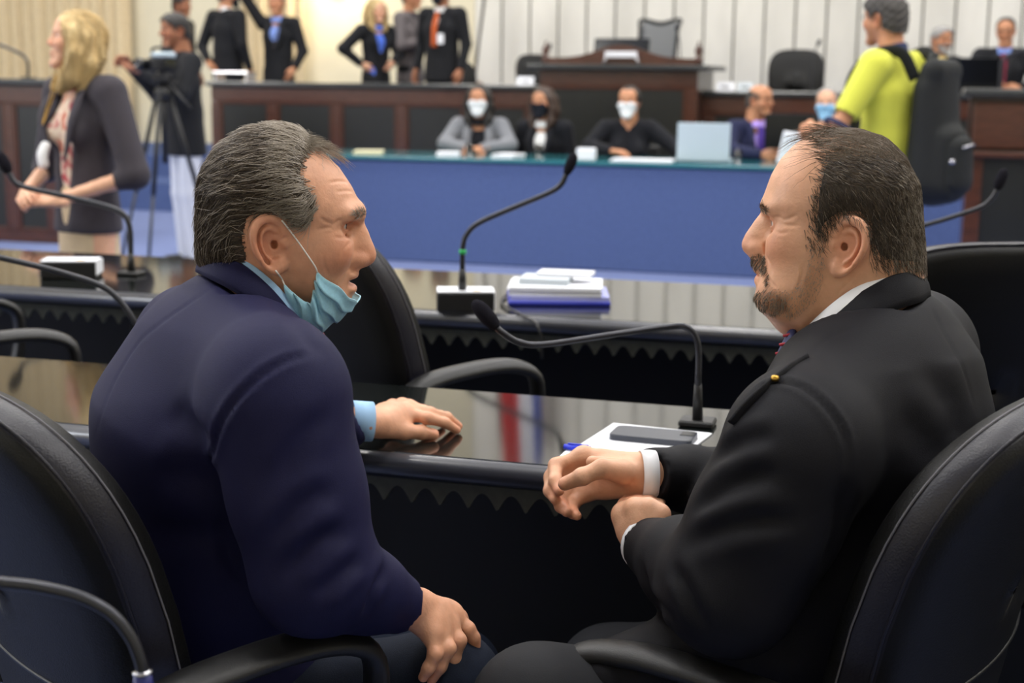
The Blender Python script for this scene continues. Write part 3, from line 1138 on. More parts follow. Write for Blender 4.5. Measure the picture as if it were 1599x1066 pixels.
# ---------------------------------------------------------------- dais of panelled wood
def dais(u0, u1, v0, v1, z0, z1, nb, label, name='dais_desk', over=.04):
    t = thing(name, label, 'desk', room(u0, v0), RZ)
    W, D = u1 - u0, v1 - v0
    rb(0, W, .03, D, z0, z1 - .045).build('body', M['wood_dark'], t)
    rb(-over, W + over, -over, D + over, z1 - .045, z1, .01).build('counter_top', M['counter'], t)
    rb(0, W, .0, .03, z1 - .19, z1 - .05, .006).build('top_rail', M['wood'], t)
    rb(0, W, .0, .03, z0, z0 + .10, .006).build('bottom_rail', M['wood'], t)
    bw = W / nb
    for i in range(nb + 1):
        x = min(max(i * bw, .05), W - .05)
        rb(x - .05, x + .05, -.006, .03, z0 + .10, z1 - .19, .006).build('post', M['wood'], t)
    for i in range(nb):
        a, b_ = i * bw + (.05 if i else .10), (i + 1) * bw - (.05 if i < nb - 1 else .10)
        c, d = z0 + .10, z1 - .19
        p = rb(a, b_, .012, .03, c, d).build('panel', M['black_inset'], t)
        mb = MB()
        for (x0, x1, y0, y1) in ((a, b_, c, c + .022), (a, b_, d - .022, d), (a, a + .022, c, d), (b_ - .022, b_, c, d)):
            rb(x0, x1, -.002, .02, y0, y1, .005, mb)
        mb.build('moulding', M['wood'], t)
    return t


def pu(px, py, v):
    return ruv(at(px, py, v=v))[0]


VD = 12.55
dais(pu(330, 170, VD), pu(838, 190, VD), VD, VD + .75, ZP + .0, 1.285, 5, 'long dark wooden dais desk with black panels behind the masked women')
dais(pu(1094, 190, VD), pu(1640, 190, VD), VD, VD + .75, ZP, 1.255, 5, 'dark wooden dais desk with black panels behind the man in yellow')
VC = 12.2
ua, ub = pu(842, 170, VC), pu(1088, 170, VC)
ros = dais(ua, ub, VC, VC + .9, ZP - .5, 1.47, 1, 'tall central rostrum of dark wood with an arched crest and a monitor', 'rostrum', .10)
# arched crest with finials
W = ub - ua
n = 30
xs = np.linspace(.02, W - .02, n)
hh = .055 + .115 * np.exp(-((xs - W / 2) / (W * .20)) ** 2)
MB().prism([(xs[0], 1.47)] + [(x, 1.47 + h) for x, h in zip(xs, hh)] + [(xs[-1], 1.47)], (.10, .15)).build('crest', M['wood'], ros)
for x in (.02, W - .02):
    MB().lathe((x, .125, 1.47), [(.035, 0), (.035, .06), (.018, .075), (.034, .11), (.028, .15), (.008, .17), (.012, .19), (.001, .205)], 14).build('finial', M['wood'], ros, True)
# side podiums
vq = 9.9
uq0, uq1 = pu(-60, 140, vq), pu(84, 140, vq)
dais(uq0, uq1, vq, vq + .7, 0.0, 1.30, 2, 'dark wooden lectern with a black top at the far left, behind the blonde woman', 'lectern', .05)
vq = 8.6
uq0 = pu(1516, 160, vq)
t = thing('lectern', 'glossy brown lectern with black front panel at the right edge', 'lectern', room(uq0, vq), RZ)
rb(0, .95, .02, .62, 0, 1.27).build('body', M['wood_dark'], t)
rb(-.04, 1.0, -.04, .66, 1.27, 1.315, .01).build('counter_top', M['counter'], t)
rb(0.02, .93, 0, .03, .98, 1.24, .008).build('upper_panel', M['wood'], t)
rb(-.03, .98, -.05, .03, .93, .965, .008).build('ledge', M['wood'], t)
rb(0, .09, -.01, .03, 0, .93, .006).build('post', M['wood'], t)
rb(.86, .95, -.01, .03, 0, .93, .006).build('post', M['wood'], t)
rb(.09, .86, .005, .03, .06, .93).build('panel', M['black_inset'], t)

# ---------------------------------------------------------------- blue table of the secretaries
VT_, ZT = 9.86, .775
ut0, ut1 = pu(470, 300, VT_), pu(1330, 300, VT_)
t = thing('table', 'long table with blue carpeted front and teal glass top', 'table', room(ut0, VT_), RZ)
W = ut1 - ut0
rb(0, W, 0, .06, 0, ZT - .03, .012).build('front_panel', M['carpet_side'], t)
rb(-.02, W + .02, -.02, .78, ZT - .03, ZT, .008).build('table_top', M['teal_glass'], t)
for x in (.03, W - .03):
    rb(x - .03, x + .03, .06, .74, 0, ZT - .03).build('side_panel', M['carpet_side'], t)
TAB_Y = ZT


# ---------------------------------------------------------------- delegates' desks
def scallop(x0, x1, z_top, y, amp=.030, per=.050, drop=.024):
    xs = np.arange(x0, x1, per / 14)
    zz = z_top - drop - amp * (1 - np.abs(np.sin(pi * xs / per)))
    P = []
    for x, z in zip(xs, zz):
        P.append((x, z))
    m = len(P)
    V = [(x, y, z_top) for x, _ in P] + [(x, y, z) for x, z in P] + [(x, y + .012, z_top) for x, _ in P] + [(x, y + .012, z) for x, z in P]
    f = []
    for i in range(m - 1):
        f += [(i, m + i, m + i + 1, i + 1), (2 * m + i + 1, 3 * m + i + 1, 3 * m + i, 2 * m + i), (m + i, 3 * m + i, 3 * m + i + 1, m + i + 1)]
    return MB().add(V, f)


def desk(u0, u1, v0, v1, label, back=True):
    t = thing('desk', label, 'desk', room(u0, v0), RZ)
    W, D = u1 - u0, v1 - v0
    z = .75
    rb(0, W, .012, D - .012, z - .02, z, .004).build('desk_top', M['desk_top'], t)
    # rounded nosing along both long edges
    for y, sg in ((.018, -1), (D - .018, 1)):
        prof = [(y + sg * .022 * math.sin(a), z - .022 + .021 * math.cos(a)) for a in np.linspace(.12, pi - .1, 11)]
        prof = prof + [(y - sg * .004, z - .044), (y - sg * .004, z - .003)]
        MB().prism(prof, (0, W), 0).build('edge_nosing', M['desk_edge'], t, True)
    rb(0.02, W - .02, .05, D - .05, z - .055, z - .02).build('apron', M['desk_black'], t)
    scallop(.02, W - .02, z - .055, .085).build('valance', M['valance'], t)
    rb(.02, W - .02, D - .10, D - .07, .04, z - .055).build('modesty_panel', M['desk_black'], t)
    k = max(2, int(W / 1.9) + 1)
    for i in range(k):
        x = .06 + (W - .12) * i / (k - 1)
        rb(x - .03, x + .03, .10, D - .08, 0, z - .055, .006).build('support', M['desk_black'], t)
    return t


d1 = ruv(at(700, 735, z=.73))
d1b = ruv(at(640, 600, z=.75))
d2 = ruv(at(900, 510, z=.73))
d2b = ruv(at(1000, 437, z=.75))
desk(-3.6, 3.4, d1[1], d1b[1], 'glossy black desk in front of the two men talking')
desk(-4.2, 3.9, d2[1], d2b[1] , 'glossy black desk of the next row with document stack')
desk(-1.5, 1.6, .28, .80, 'black desk nearest to the camera carrying the first microphone')

# ------------------------------------------------------------------ the two men in front
def axes(az):
    return A(math.cos(az), math.sin(az), 0), A(-math.sin(az), math.cos(az), 0)


def collar(fr, rows, near, name, m, parent, thick=.004):
    """rows: ((px in), (px out), y in, y out) from the nape to the front"""
    a, b = [], []
    for (pi_, po, yi, yo) in rows:
        a.append(fr.px(*pi_, near * yi)); a[-1][1] = near * yi
        b.append(fr.px(*po, near * yo)); b[-1][1] = near * yo
    a, b = spline(a, 5), spline(b, 5)
    flip = A(1, -1, 1)
    a2 = np.concatenate([a, (a * flip)[::-1][:-1]])
    b2 = np.concatenate([b, (b * flip)[::-1][:-1]])
    return wrap_ring(fr, a2, b2, name, m, parent, thick=thick)


def cuff(c, axis, r0, r1, length, m, parent, side=None, flat=1.0, name='cuff'):
    axis = unit(axis)
    R = np.stack([*(lambda s_: (s_, np.cross(axis, s_)))(unit((A(0, 0, 1) if side is None else side) - axis * (axis @ (A(0, 0, 1) if side is None else side)))), axis], 1)
    mb = MB()
    n = 28
    th = np.arange(n) * 2 * pi / n
    rings = [(r0, 0), (r1, length), (r1 * .93, length), (r0 * .93, 0)]
    V = np.concatenate([np.stack([r * np.cos(th), flat * r * np.sin(th), np.full(n, z)], 1) for r, z in rings])
    f = [(i * n + j, i * n + (j + 1) % n, ((i + 1) % 4) * n + (j + 1) % n, ((i + 1) % 4) * n + j) for i in range(4) for j in range(n)]
    mb.add(V @ R.T + c, f)
    return mb.build(name, m, parent, True)


def finish_body(name, label, parts, m, tints):
    V, Q = join(*parts)
    T = np.concatenate(tints)
    o = raw(name, V, Q, m, None, True, attrs={'tint': T})
    return tag(o, label, 'person', 'men talking at the front desk')


# ============ the man on the left, navy suit
PL = {}
FL = Frame(at(437, 388, Y=1.87), math.radians(5))
PL['poly'] = FL.poly([(568, 336), (562, 318), (550, 292), (530, 262), (506, 238), (472, 220), (430, 212), (390, 216), (356, 238), (332, 270),
                      (320, 305), (318, 345), (324, 385), (342, 412), (375, 424), (420, 442), (465, 474), (496, 488), (524, 487), (541, 477),
                      (547, 464), (545, 448), (548, 434), (549, 415), (551, 392), (556, 360)])
def _px(fr, a, b):
    q = fr.px(a, b); return (q[0], q[2])
def _nose(fr, pts):
    return [_px(fr, a, b) + (r,) for a, b, r in pts]
PL['nose'] = _nose(FL, [(556, 345, .0075), (564, 366, .0085), (571, 386, .0092), (572.5, 399, .0125)])
q = _px(FL, 556, 404); PL['ala'] = (q[0], q[1], .0125)
q = FL.px(529, 352, -.032); PL['eye'] = (q[0], q[2])
q = _px(FL, 561, 331); PL['brow'] = q
PL['lip'] = (_px(FL, 550, 428)[0], _px(FL, 550, 428)[1], _px(FL, 545, 450)[1])
PL['mouth'] = .0035
q = FL.px(421, 382, -.075); PL['ear'] = (q[0], q[2])
PL.update(ear_h=.036, ear_tilt=.20, chin_r=.013, chin=_px(FL, 522, 472), cheek_r=(.022, .017, .018), cheek=_px(FL, 520, 386), W=WID, p=2.3, R=.082, neck=[(-.03, -.01), (-.075, -.15)],
          neck_r=.058, ear_out=1.0, brow_col=(.86, .83, .82), hi=None)
VL, QL = head_mesh(PL, .0019)
VL = wrinkles(VL, QL, FL, [[(520, 350), (508, 345), (498, 338)], [(519, 355), (507, 356), (496, 360)], [(548, 364), (535, 371), (520, 370)], [(556, 410), (541, 424), (526, 440), (520, 455)],
                           [(555, 300), (540, 298), (524, 300)], [(548, 285), (530, 283), (512, 286)], [(550, 376), (538, 388), (534, 402)], [(505, 395), (506, 412), (514, 430)], [(536, 342), (526, 346), (519, 352)]])
TL = head_tint(VL, PL)
VLw = FL.w(VL)
# hand lying on the desk (left) and hand on the knee (right)
YB = A(0, 1, 0)
idx = [at(634, 645, z=.792), at(668, 653, z=.788), at(695, 660, z=.775), at(713, 671, z=.760)]
off = [A(-.0, .0, 0), A(.002, .023, .004), A(-.010, .044, .002), A(-.028, .064, -.004)]
HLd = dict(wrist=at(572, 660, z=.795), mcp=[idx[0] + o for o in off], pip=[idx[1] + o for o in off], dip=[idx[2] + o for o in off],
           tip=[idx[3] + o * A(1, 1, .2) for o in off], thumb=[at(598, 668, z=.783), at(630, 674, z=.770), at(657, 675, z=.766), at(677, 678, z=.761)],
           thumb_n=A(0, -.6, .8))
h1 = hand_sdf(HLd, dorsal=A(0, -.1, 1), arm=at(545, 656, z=.80))
kY = 1.725
HLk = dict(wrist=at(652, 950, Y=kY),
           mcp=[at(706, 960, Y=kY + .045), at(699, 974, Y=kY + .022), at(687, 984, Y=kY), at(674, 989, Y=kY - .018)],
           pip=[at(730, 982, Y=kY + .040), at(716, 1000, Y=kY + .008), at(700, 1012, Y=kY - .018), at(679, 1021, Y=kY - .034)],
           dip=[at(739, 996, Y=kY + .040), at(708, 1030, Y=kY + .006), at(687, 1040, Y=kY - .020), at(669, 1043, Y=kY - .036)],
           tip=[at(742, 1008, Y=kY + .040), at(698, 1052, Y=kY + .006), at(674, 1060, Y=kY - .018), at(661, 1057, Y=kY - .032)],
           thumb=[at(690, 955, Y=kY + .05), at(715, 965, Y=kY + .085), at(728, 985, Y=kY + .10), at(732, 1003, Y=kY + .10)], thumb_n=A(0, 1, .3))
h2 = hand_sdf(HLk, dorsal=A(.55, -.6, .6), arm=at(625, 938, Y=1.69), r=1.0)
# skeleton
azT = math.radians(24)
fw, lf = axes(azT)
pelv, mid, chest, upch, nk = at(400, 1085, Y=1.85), at(322, 860, Y=1.84), at(322, 660, Y=1.83), at(350, 560, Y=1.83), at(378, 492, Y=1.85)
shR, elR, wrR = at(432, 632, Y=1.62), at(492, 892, Y=1.60), at(628, 945, Y=1.69)
shL, elL, wrL = upch + lf * .19 - A(0, 0, .03), at(430, 720, Y=2.22), at(556, 658, z=.80)
hipR, kneeR = pelv - lf * .09, at(693, 1075, Y=1.775)
hipL = pelv + lf * .10
kneeL = hipL + fw * .34 + lf * .02 + A(0, 0, -.08)
ankR, ankL = kneeR + fw * .02 + A(0, 0, -kneeR[2] + .09), kneeL + A(0, 0, -kneeL[2] + .09)
b = SDF(np.min([pelv, chest, wrL, ankR, ankL], 0) - .28, np.max([pelv, chest, wrL, kneeL, elL, nk], 0) + .25, .016)
b.path([pelv, mid, chest, nk], [.10, .10, .09, .045], k=.04)
b.path([shR, elR, wrR], [.05, .042, .026], k=.03).path([shL, elL, wrL], [.05, .042, .026], k=.03).cap(shR, shL, .05, .05, k=.05)
b.path([hipR, kneeR, ankR], [.075, .05, .035], k=.03).path([hipL, kneeL, ankL], [.075, .05, .035], k=.03)
bb = b.mesh(1)
man_left = finish_body('person', 'man in a navy suit with a surgical mask under his chin, seated at left', [(VLw, QL), h1[:2], h2[:2], bb], M['skin_left'],
                       [TL, h1[2], h2[2], np.ones((len(bb[0]), 4))])
eyes(FL, PL, man_left)
# jacket
s = SDF(np.min([pelv, mid, chest, elR, wrR], 0) - A(.24, .22, .12), np.max([nk, wrR, wrL, elL], 0) + A(.10, .10, .10), .0056)
s.cap(pelv + A(0, 0, -.02), mid, .185, .175, k=.05, side=lf, fa=.80, fb=.80)
s.cap(mid, chest, .180, .190, k=.05, side=lf, fa=.80, fb=.72)
s.cap(chest, upch, .185, .150, k=.05, side=lf, fa=.73, fb=.62)
s.cap(upch, nk, .125, .066, k=.05, side=lf, fa=.78, fb=.95)
s.cap(shR + lf * .03 + A(0, 0, .02), shL + A(0, 0, .02), .078, .078, k=.06)
s.cap(nk + A(0, 0, -.03), shR + A(0, 0, .025), .045, .055, k=.05)
s.cap(nk + A(0, 0, -.03), shL + A(0, 0, .025), .045, .055, k=.05)
s.cap(shR, shR * .45 + elR * .55, .088, .076, k=.030)
s.cap(shR * .45 + elR * .55, elR, .076, .073, k=.03)
s.cap(elR, elR * .45 + wrR * .55, .070, .050, k=.03).cap(elR * .45 + wrR * .55, wrR, .050, .037, k=.02)
s.cap(shL, elL, .08, .066, k=.03).cap(elL, wrL + (elL - wrL) * .12, .062, .038, k=.02)
carve_neck(s, Frame(FL.o, math.radians(10)), (309, 420), (500, 545), -1, (392, 455))
# sleeve ends and folds
ax1 = unit(wrR - elR); s.plane  # cuffs cut square below
for (c, ax_, rr) in ((wrR + ax1 * .016, ax1, .05), ):
    s.cap(c + ax_ * .024, c + ax_ * .06, .05, .05, k=.003, op='s')
    s.cap(c - ax_ * .05, c + ax_ * .04, .028, .029, k=.003, op='s')
ax2 = unit(wrL - elL)
cL = wrL + (elL - wrL) * .02
s.cap(cL + ax2 * .048, cL + ax2 * .08, .048, .048, k=.003, op='s')
# soft folds of the sleeve: rolls of cloth
def roll(a, b_, r, k=.03, op='u'):
    s.cap(a, b_, r, r, k=k, op=op)
VJ, QJ = s.mesh(2)
sk = Skin(VJ, QJ)
for pts, dp, wd, rg in (([(487, 552), (440, 566), (392, 600), (352, 648), (334, 705), (338, 770)], .0035, .005, .0025),
                        ([(345, 440), (300, 470), (250, 505), (212, 540), (172, 610), (146, 690)], .0016, .004, 0),
                        ([(344, 790), (356, 860), (390, 930)], .006, .012, .002),
                        ([(338, 700), (300, 660), (262, 640)], .004, .018, .002), ([(336, 760), (290, 740), (240, 740)], .004, .020, .002),
                        ([(350, 850), (300, 830), (250, 840)], .004, .018, .002),
                        ([(515, 640), (470, 690), (430, 760)], .003, .014, .002), ([(528, 760), (470, 790), (420, 850)], .005, .013, .003),
                        ([(540, 825), (490, 850), (440, 900)], .006, .012, .003), ([(568, 868), (530, 900), (490, 935)], .006, .011, .003),
                        ([(604, 885), (585, 920), (570, 965)], .005, .010, .003), ([(430, 470), (470, 515), (500, 560)], .003, .012, .001)):
    ln = sk.line(pts)
    if len(ln) > 3:
        VJ = groove(VJ, QJ, ln, dp, wd, rg)
raw('suit_jacket', VJ, QJ, M['navy_suit'], man_left, True)
# trousers
s = SDF(np.min([pelv, hipR, ankR, ankL], 0) - .16, np.max([pelv, kneeR, kneeL], 0) + .14, .009)
s.cap(pelv + lf * .07, pelv - lf * .07, .13, .13, k=.04)
s.path([hipR, kneeR, ankR], [.098, .074, .055], k=.03).path([hipL, kneeL, ankL], [.098, .074, .055], k=.03)
VT, QT = s.mesh(1)
raw('trousers', VT, QT, M['denim'], man_left, True)
for a in (ankR, ankL):
    s = SDF(a + A(-.16, -.16, -.10), a + A(.28, .28, .08), .008)
    s.cap(a + A(0, 0, -.03), a + A(0, 0, .01), .045, .045).cap(a + A(0, 0, -.055), a + fw * .16 + A(0, 0, -.06), .036, .034, k=.03)
    s.plane((0, 0, .004), (0, 0, -1))
    v_, q_ = s.mesh(1)
    raw('shoe', v_, q_, M['shoe_black'], man_left, True)
# shirt: collar and cuff
FN = Frame(FL.o, math.radians(10))
collar(FN, [((322, 402), (309, 424), 0, 0), ((342, 400), (328, 434), .046, .052), ((378, 412), (368, 456), .066, .080), ((420, 446), (414, 490), .070, .088),
            ((455, 488), (460, 528), .062, .080), ((475, 514), (495, 552), .036, .055)], -1, 'jacket_collar', M['navy_suit'], man_left, .006)
collar(FN, [((326, 402), (320, 420), 0, 0), ((345, 397), (338, 420), .042, .045), ((384, 407), (380, 440), .061, .066), ((428, 441), (420, 475), .064, .070),
            ((463, 482), (458, 515), .055, .062), ((482, 508), (485, 535), .030, .036)], -1, 'shirt_collar', M['shirt_blue'], man_left, .003)
cuff(at(549, 657, z=.80), at(580, 658, z=.797) - at(549, 657, z=.80), .0335, .0325, .034, M['shirt_blue'], man_left, flat=.95)
tp = MB().tube([at(490, 505, Y=1.86), at(497, 525, Y=1.86), at(503, 548, Y=1.86)], [.012, .017, .02], 10, flat=.5)
tp.build('necktie', M['tie_red'], man_left, True)
# face mask under the chin, with its ear loops
def mask_surface(fr, near_top, near_low, mid_top, mid_low, yside, ns=41, nt=70):
    P = np.zeros((ns, nt, 3))
    n0, n1 = np.array([fr.px(*a, -yside) for a in near_top]), np.array([fr.px(*a, -yside) for a in near_low])
    m0 = np.array([fr.px(*a, 0) for a in mid_low])
    N = spline(np.concatenate([n0, n1]), 8)
    Mi = spline(m0, 8)
    tt = np.linspace(0, 1, nt)
    rs = lambda C: np.stack([np.interp(tt, np.linspace(0, 1, len(C)), C[:, k]) for k in range(3)], 1)
    N, Mi = rs(N), rs(Mi)
    for i, sv in enumerate(np.linspace(-1, 1, ns)):
        c = (1 - abs(sv) ** 2.2)
        row = N + (Mi - N) * c
        row[:, 1] = np.sin(sv * pi / 2) * (yside + .004) * (1 + .03 * np.sin(tt * 9))
        ple = .0040 * (((tt * 5.0) % 1.0) - .5) * np.clip((tt - .03) * 8, 0, 1) * np.clip((.97 - tt) * 8, 0, 1)
        wr = .0016 * np.sin(sv * 7 + tt * 11) * (1 - abs(sv)) + .0012 * np.sin(sv * 15 - tt * 6)
        sgn = np.sign(sv) * min(1, abs(sv) * 4)
        fold = .0030 * np.exp(-((tt - .50 - .25 * (1 - abs(sv))) / .045) ** 2) - .0035 * np.exp(-((tt - .42 - .30 * (1 - abs(sv))) / .05) ** 2) + .0026 * np.sin(9 * tt + 5 * abs(sv)) * (1 - abs(sv)) ** .5
        row[:, 1] += sgn * (ple * 1.1 + fold)
        row[:, 0] += ple * .8 + wr
        row[:, 2] += -ple * .6 + wr
        P[i] = row
    return P
PM = mask_surface(FL, [(497, 424), (493, 440), (490, 456)], [(482, 474), (462, 458), (446, 443)],
                  None, [(560, 468), (548, 482), (532, 496), (516, 505), (498, 515), (478, 509), (462, 496)], .060)
mb = MB().grid(PM)
mask = raw('face_mask', FL.w(np.concatenate(mb.v)), mb.f, M['mask_blue'], man_left, True)
sd = mask.modifiers.new('cloth', 'SOLIDIFY'); sd.thickness = .0012
for j in (0, -1):
    MB().tube(FL.w(PM[:, j]), .0013, 6).build('mask_trim', M['mask_trim'], mask, True)
MB().tube(FL.w(PM[0]), .0013, 6).build('mask_trim', M['mask_trim'], mask, True)
skh = Skin(VLw, QL)
def on_skin(pts, lift=.0015):
    out = []
    for p in pts:
        h_ = skh.hit(*p)
        if h_ is not None: out.append(h_ - unit(ray(*p)) * lift)
    return out
up_l = [FL.w(PM[0, 0])] + on_skin([(492, 416), (480, 398), (466, 378), (452, 359), (440, 344)], .0025)
MB().tube(spline(up_l, 4), .0011, 6).build('ear_loop', M['cord_white'], mask, True)
lo_l = [FL.w(PM[0, -1])] + on_skin([(440, 435), (434, 427), (430, 422)], .0025)
MB().tube(spline(lo_l, 4), .0011, 6).build('ear_loop', M['cord_white'], mask, True)
# hair: a cap lifted off the scalp and combed strands
hl = FL.poly([(486, 205), (487, 236), (476, 256), (474, 276), (490, 298), (498, 322), (486, 342), (468, 356), (452, 346), (436, 330), (408, 330), (391, 345),
              (384, 375), (392, 404), (380, 424), (345, 425), (290, 440), (280, 150), (480, 150)], -.070)
mk = np.clip(.5 - in_poly(VL[:, 0], VL[:, 2], hl) / .010, 0, 1)
ear_top = (VL[:, 2] < PL['ear'][1] + .040) & (np.abs(VL[:, 0] - PL['ear'][0] - .004) < .034)
ear_zone = np.sqrt(((VL[:, 0] - PL['ear'][0]) / .026) ** 2 + ((VL[:, 2] - PL['ear'][1]) / .036) ** 2) < 1
mk[ear_zone & (np.abs(VL[:, 1]) > .070)] = 0
mk[ear_top & (np.abs(VL[:, 1]) > .058)] *= .25
nz = np.sin(VL[:, 0] * 260 + np.sin(VL[:, 2] * 130) * 2) * np.sin(VL[:, 2] * 190 + VL[:, 1] * 140)
thick = (.0085 + .0005 * nz) * (1 + .5 * np.clip((VL[:, 2] - .06) / .06, 0, 1))
VH, QH, HM = soft_cap(VL, QL, hl, (ear_zone & (np.abs(VL[:, 1]) > .070)), thick, .020, .004)
hair_left = raw('hair', FL.w(VH), QH, M['hair_dark'], man_left, True)
def flowL(p, n):
    x, y, z = p
    f = A(-1.0, 0, -.15)
    if z < .075: f = A(-.75, 0, -.65)
    if z < .02: f = A(-.45, 0, -.9)
    if x > .03 and z < .08: f = A(-.75, 0, -.75)
    if abs(y) > .05 and abs(x - PL['ear'][0]) < .045 and z < PL['ear'][1] + .06: f = A(-1, 0, -.12)
    return f
def stopL(q):
    return abs(q[1]) > .058 and ((q[0] - PL['ear'][0]) / .027) ** 2 + ((q[2] - PL['ear'][1]) / .038) ** 2 < 1
mh = np.clip(mk * 1.4 - .2, 0, 1)
front = np.clip((VL[:, 0] - .005) / .03, 0, 1)
for nm, mm, n_, L_, lft, sd_, mult in (('hair_strands', M['hair_dark'], 5200, .050, .003, 3, 1 - .7 * front), ('hair_strands', M['hair_mid'], 2800, .048, .004, 4, .5 + .5 * front),
                                       ('hair_strands', M['hair_grey'], 2300, .042, .006, 5, .08 + front)):
    (sv, sq), _ = comb_strands(VL, QL, mh * mult + 1e-6, n_, L_, lft, flowL, h0=.0009, seed=sd_, rad=.00046, wob=.22, hmap=HM, stop=stopL)
    tag(raw(nm, FL.w(sv), sq, mm, hair_left, True), kind='stuff')
# wisps standing off the front of the crown
wl = FL.poly([(380, 235), (400, 195), (470, 195), (505, 222), (498, 238), (440, 225)], 0)
mw = np.clip(.5 - in_poly(VL[:, 0], VL[:, 2], wl) / .006, 0, 1)
(sv, sq), _ = comb_strands(VL, QL, mw * np.clip((VL[:, 0] + .01) / .03, 0, 1) + 1e-7, 420, .050, .012, lambda p, n: A(1, .25, -.2), h0=.004, seed=9, rad=.00040, wob=.45, seg=8)
tag(raw('hair_strands', FL.w(sv), sq, M['hair_grey'], hair_left, True), kind='stuff')
# eyebrow hairs
eb = np.sqrt(((VL[:, 0] - PL['brow'][0] + .006) / .018) ** 2 + ((np.abs(VL[:, 1]) - .030) / .022) ** 2 + ((VL[:, 2] - PL['brow'][1] - .001) / .0055) ** 2) < 1
(sv, sq), _ = comb_strands(VL, QL, eb.astype(float) + 1e-9, 300, .010, .003, lambda p, n: A(-.8, .6 * np.sign(p[1]), .25), h0=.0008, seed=12, rad=.00032, wob=.3, seg=3)
tag(raw('eyebrows', FL.w(sv), sq, M['hair_grey'], man_left, True), kind='stuff')

# ============ the man on the right, black suit
PR = {}
FR = Frame(at(1320, 391, Y=1.87), math.radians(163))
PR['poly'] = FR.poly([(1193, 318), (1195, 300), (1206, 270), (1221, 246), (1243, 223), (1272, 208), (1305, 202), (1340, 203), (1383, 217), (1414, 247),
                      (1432, 290), (1434, 330), (1427, 375), (1417, 412), (1380, 430), (1330, 455), (1300, 490), (1262, 512), (1236, 510), (1215, 490), (1206, 482), (1193, 476),
                      (1187, 464), (1190, 448), (1193, 434), (1191, 418), (1194, 398), (1200, 372), (1202, 345)])
PR['nose'] = _nose(FR, [(1199, 334, .0075), (1188, 352, .0085), (1177, 370, .0095), (1173, 383, .0125)])
q = _px(FR, 1188, 386); PR['ala'] = (q[0], q[1], .012)
q = FR.px(1217, 348, .032); PR['eye'] = (q[0], q[2])
PR['brow'] = _px(FR, 1199, 322)
PR['lip'] = (_px(FR, 1190, 425)[0], _px(FR, 1190, 421)[1], _px(FR, 1188, 436)[1])
q = FR.px(1325, 386, .078); PR['ear'] = (q[0], q[2])
WR = [(-.16, .060), (-.11, .062), (-.08, .066), (-.05, .070), (-.02, .073), (.02, .075), (.06, .078), (.10, .078), (.14, .075)]
def rx(s):
    # fuller jowls, double chin and the roll at the nape
    for sg in (-1, 1):
        a = FR.px(1235, 455, 0); s.ell((a[0], sg * .040, a[2]), (.032, .026, .032), k=.03)
    a, b_ = FR.px(1236, 497, 0), FR.px(1300, 478, 0)
    s.cap((a[0], 0, a[2]), (b_[0], 0, b_[2]), .020, .045, k=.03)
    a = FR.px(1400, 425, 0); s.cap((a[0] + .02, -.025, a[2]), (a[0] + .02, .025, a[2]), .022, .022, k=.02)
    a = FR.px(1189, 437, 0); s.ell((a[0], 0, a[2]), (.0085, .020, .0062), k=.006)
    a = FR.px(1187, 407, 0); s.ell((a[0], 0, a[2]), (.010, .022, .012), k=.012)
PR.update(ear_h=.0365, ear_tilt=.30, chin=_px(FR, 1203, 466), cheek_r=(.020, .014, .018), cheek=_px(FR, 1236, 376), W=WR, p=2.35, R=.083, neck=[(-.03, -.02), (-.05, -.15)],
          neck_r=.070, ear_out=1.0, brow_col=(.88, .82, .78), extra=[rx])
VR, QR = head_mesh(PR, .0019)
VR = wrinkles(VR, QR, FR, [[(1220, 349), (1234, 352), (1248, 352)], [(1208, 359), (1219, 364), (1232, 362)], [(1195, 396), (1203, 412), (1206, 432)], [(1254, 416), (1250, 440), (1238, 462)],
                           [(1220, 345), (1234, 340), (1246, 334)], [(1346, 420), (1322, 444), (1304, 462)], [(1206, 340), (1214, 338), (1224, 342)], [(1196, 428), (1204, 440), (1212, 450)]])
goat = FR.poly([(1172, 470), (1186, 452), (1200, 446), (1222, 452), (1236, 462), (1232, 478), (1212, 488), (1200, 486), (1185, 480)], .03)
must = FR.poly([(1168, 402), (1185, 396), (1197, 402), (1204, 424), (1206, 440), (1200, 440), (1192, 424), (1172, 420)], .03)
stub = FR.poly([(1200, 448), (1240, 452), (1262, 420), (1266, 370), (1286, 372), (1290, 420), (1275, 470), (1235, 500), (1205, 486)], .06)
TR = head_tint(VR, PR, beard=[(stub, (.86, .83, .80), .012), (goat, (.72, .68, .64), .010), (must, (.70, .62, .56), .006)])
VRw = FR.w(VR)
HR = dict(wrist=at(1000, 742, Y=1.935),
          mcp=[at(911, 712, Y=1.965), at(906, 729, Y=1.972), at(908, 748, Y=1.968), at(916, 768, Y=1.955)],
          pip=[at(868, 726, Y=1.955), at(861, 745, Y=1.955), at(874, 772, Y=1.942), at(893, 789, Y=1.935)],
          dip=[at(867, 750, Y=1.925), at(859, 766, Y=1.930), at(876, 790, Y=1.918), at(894, 800, Y=1.918)],
          tip=[at(873, 766, Y=1.908), at(867, 779, Y=1.915), at(885, 799, Y=1.905), at(901, 805, Y=1.908)],
          thumb=[at(972, 736, Y=1.905), at(940, 731, Y=1.885), at(909, 744, Y=1.882), at(882, 755, Y=1.888)], thumb_n=A(-.2, -.8, .5))
g1 = hand_sdf(HR, dorsal=A(-.2, .8, .6), arm=at(1035, 742, Y=1.94), r=1.02)
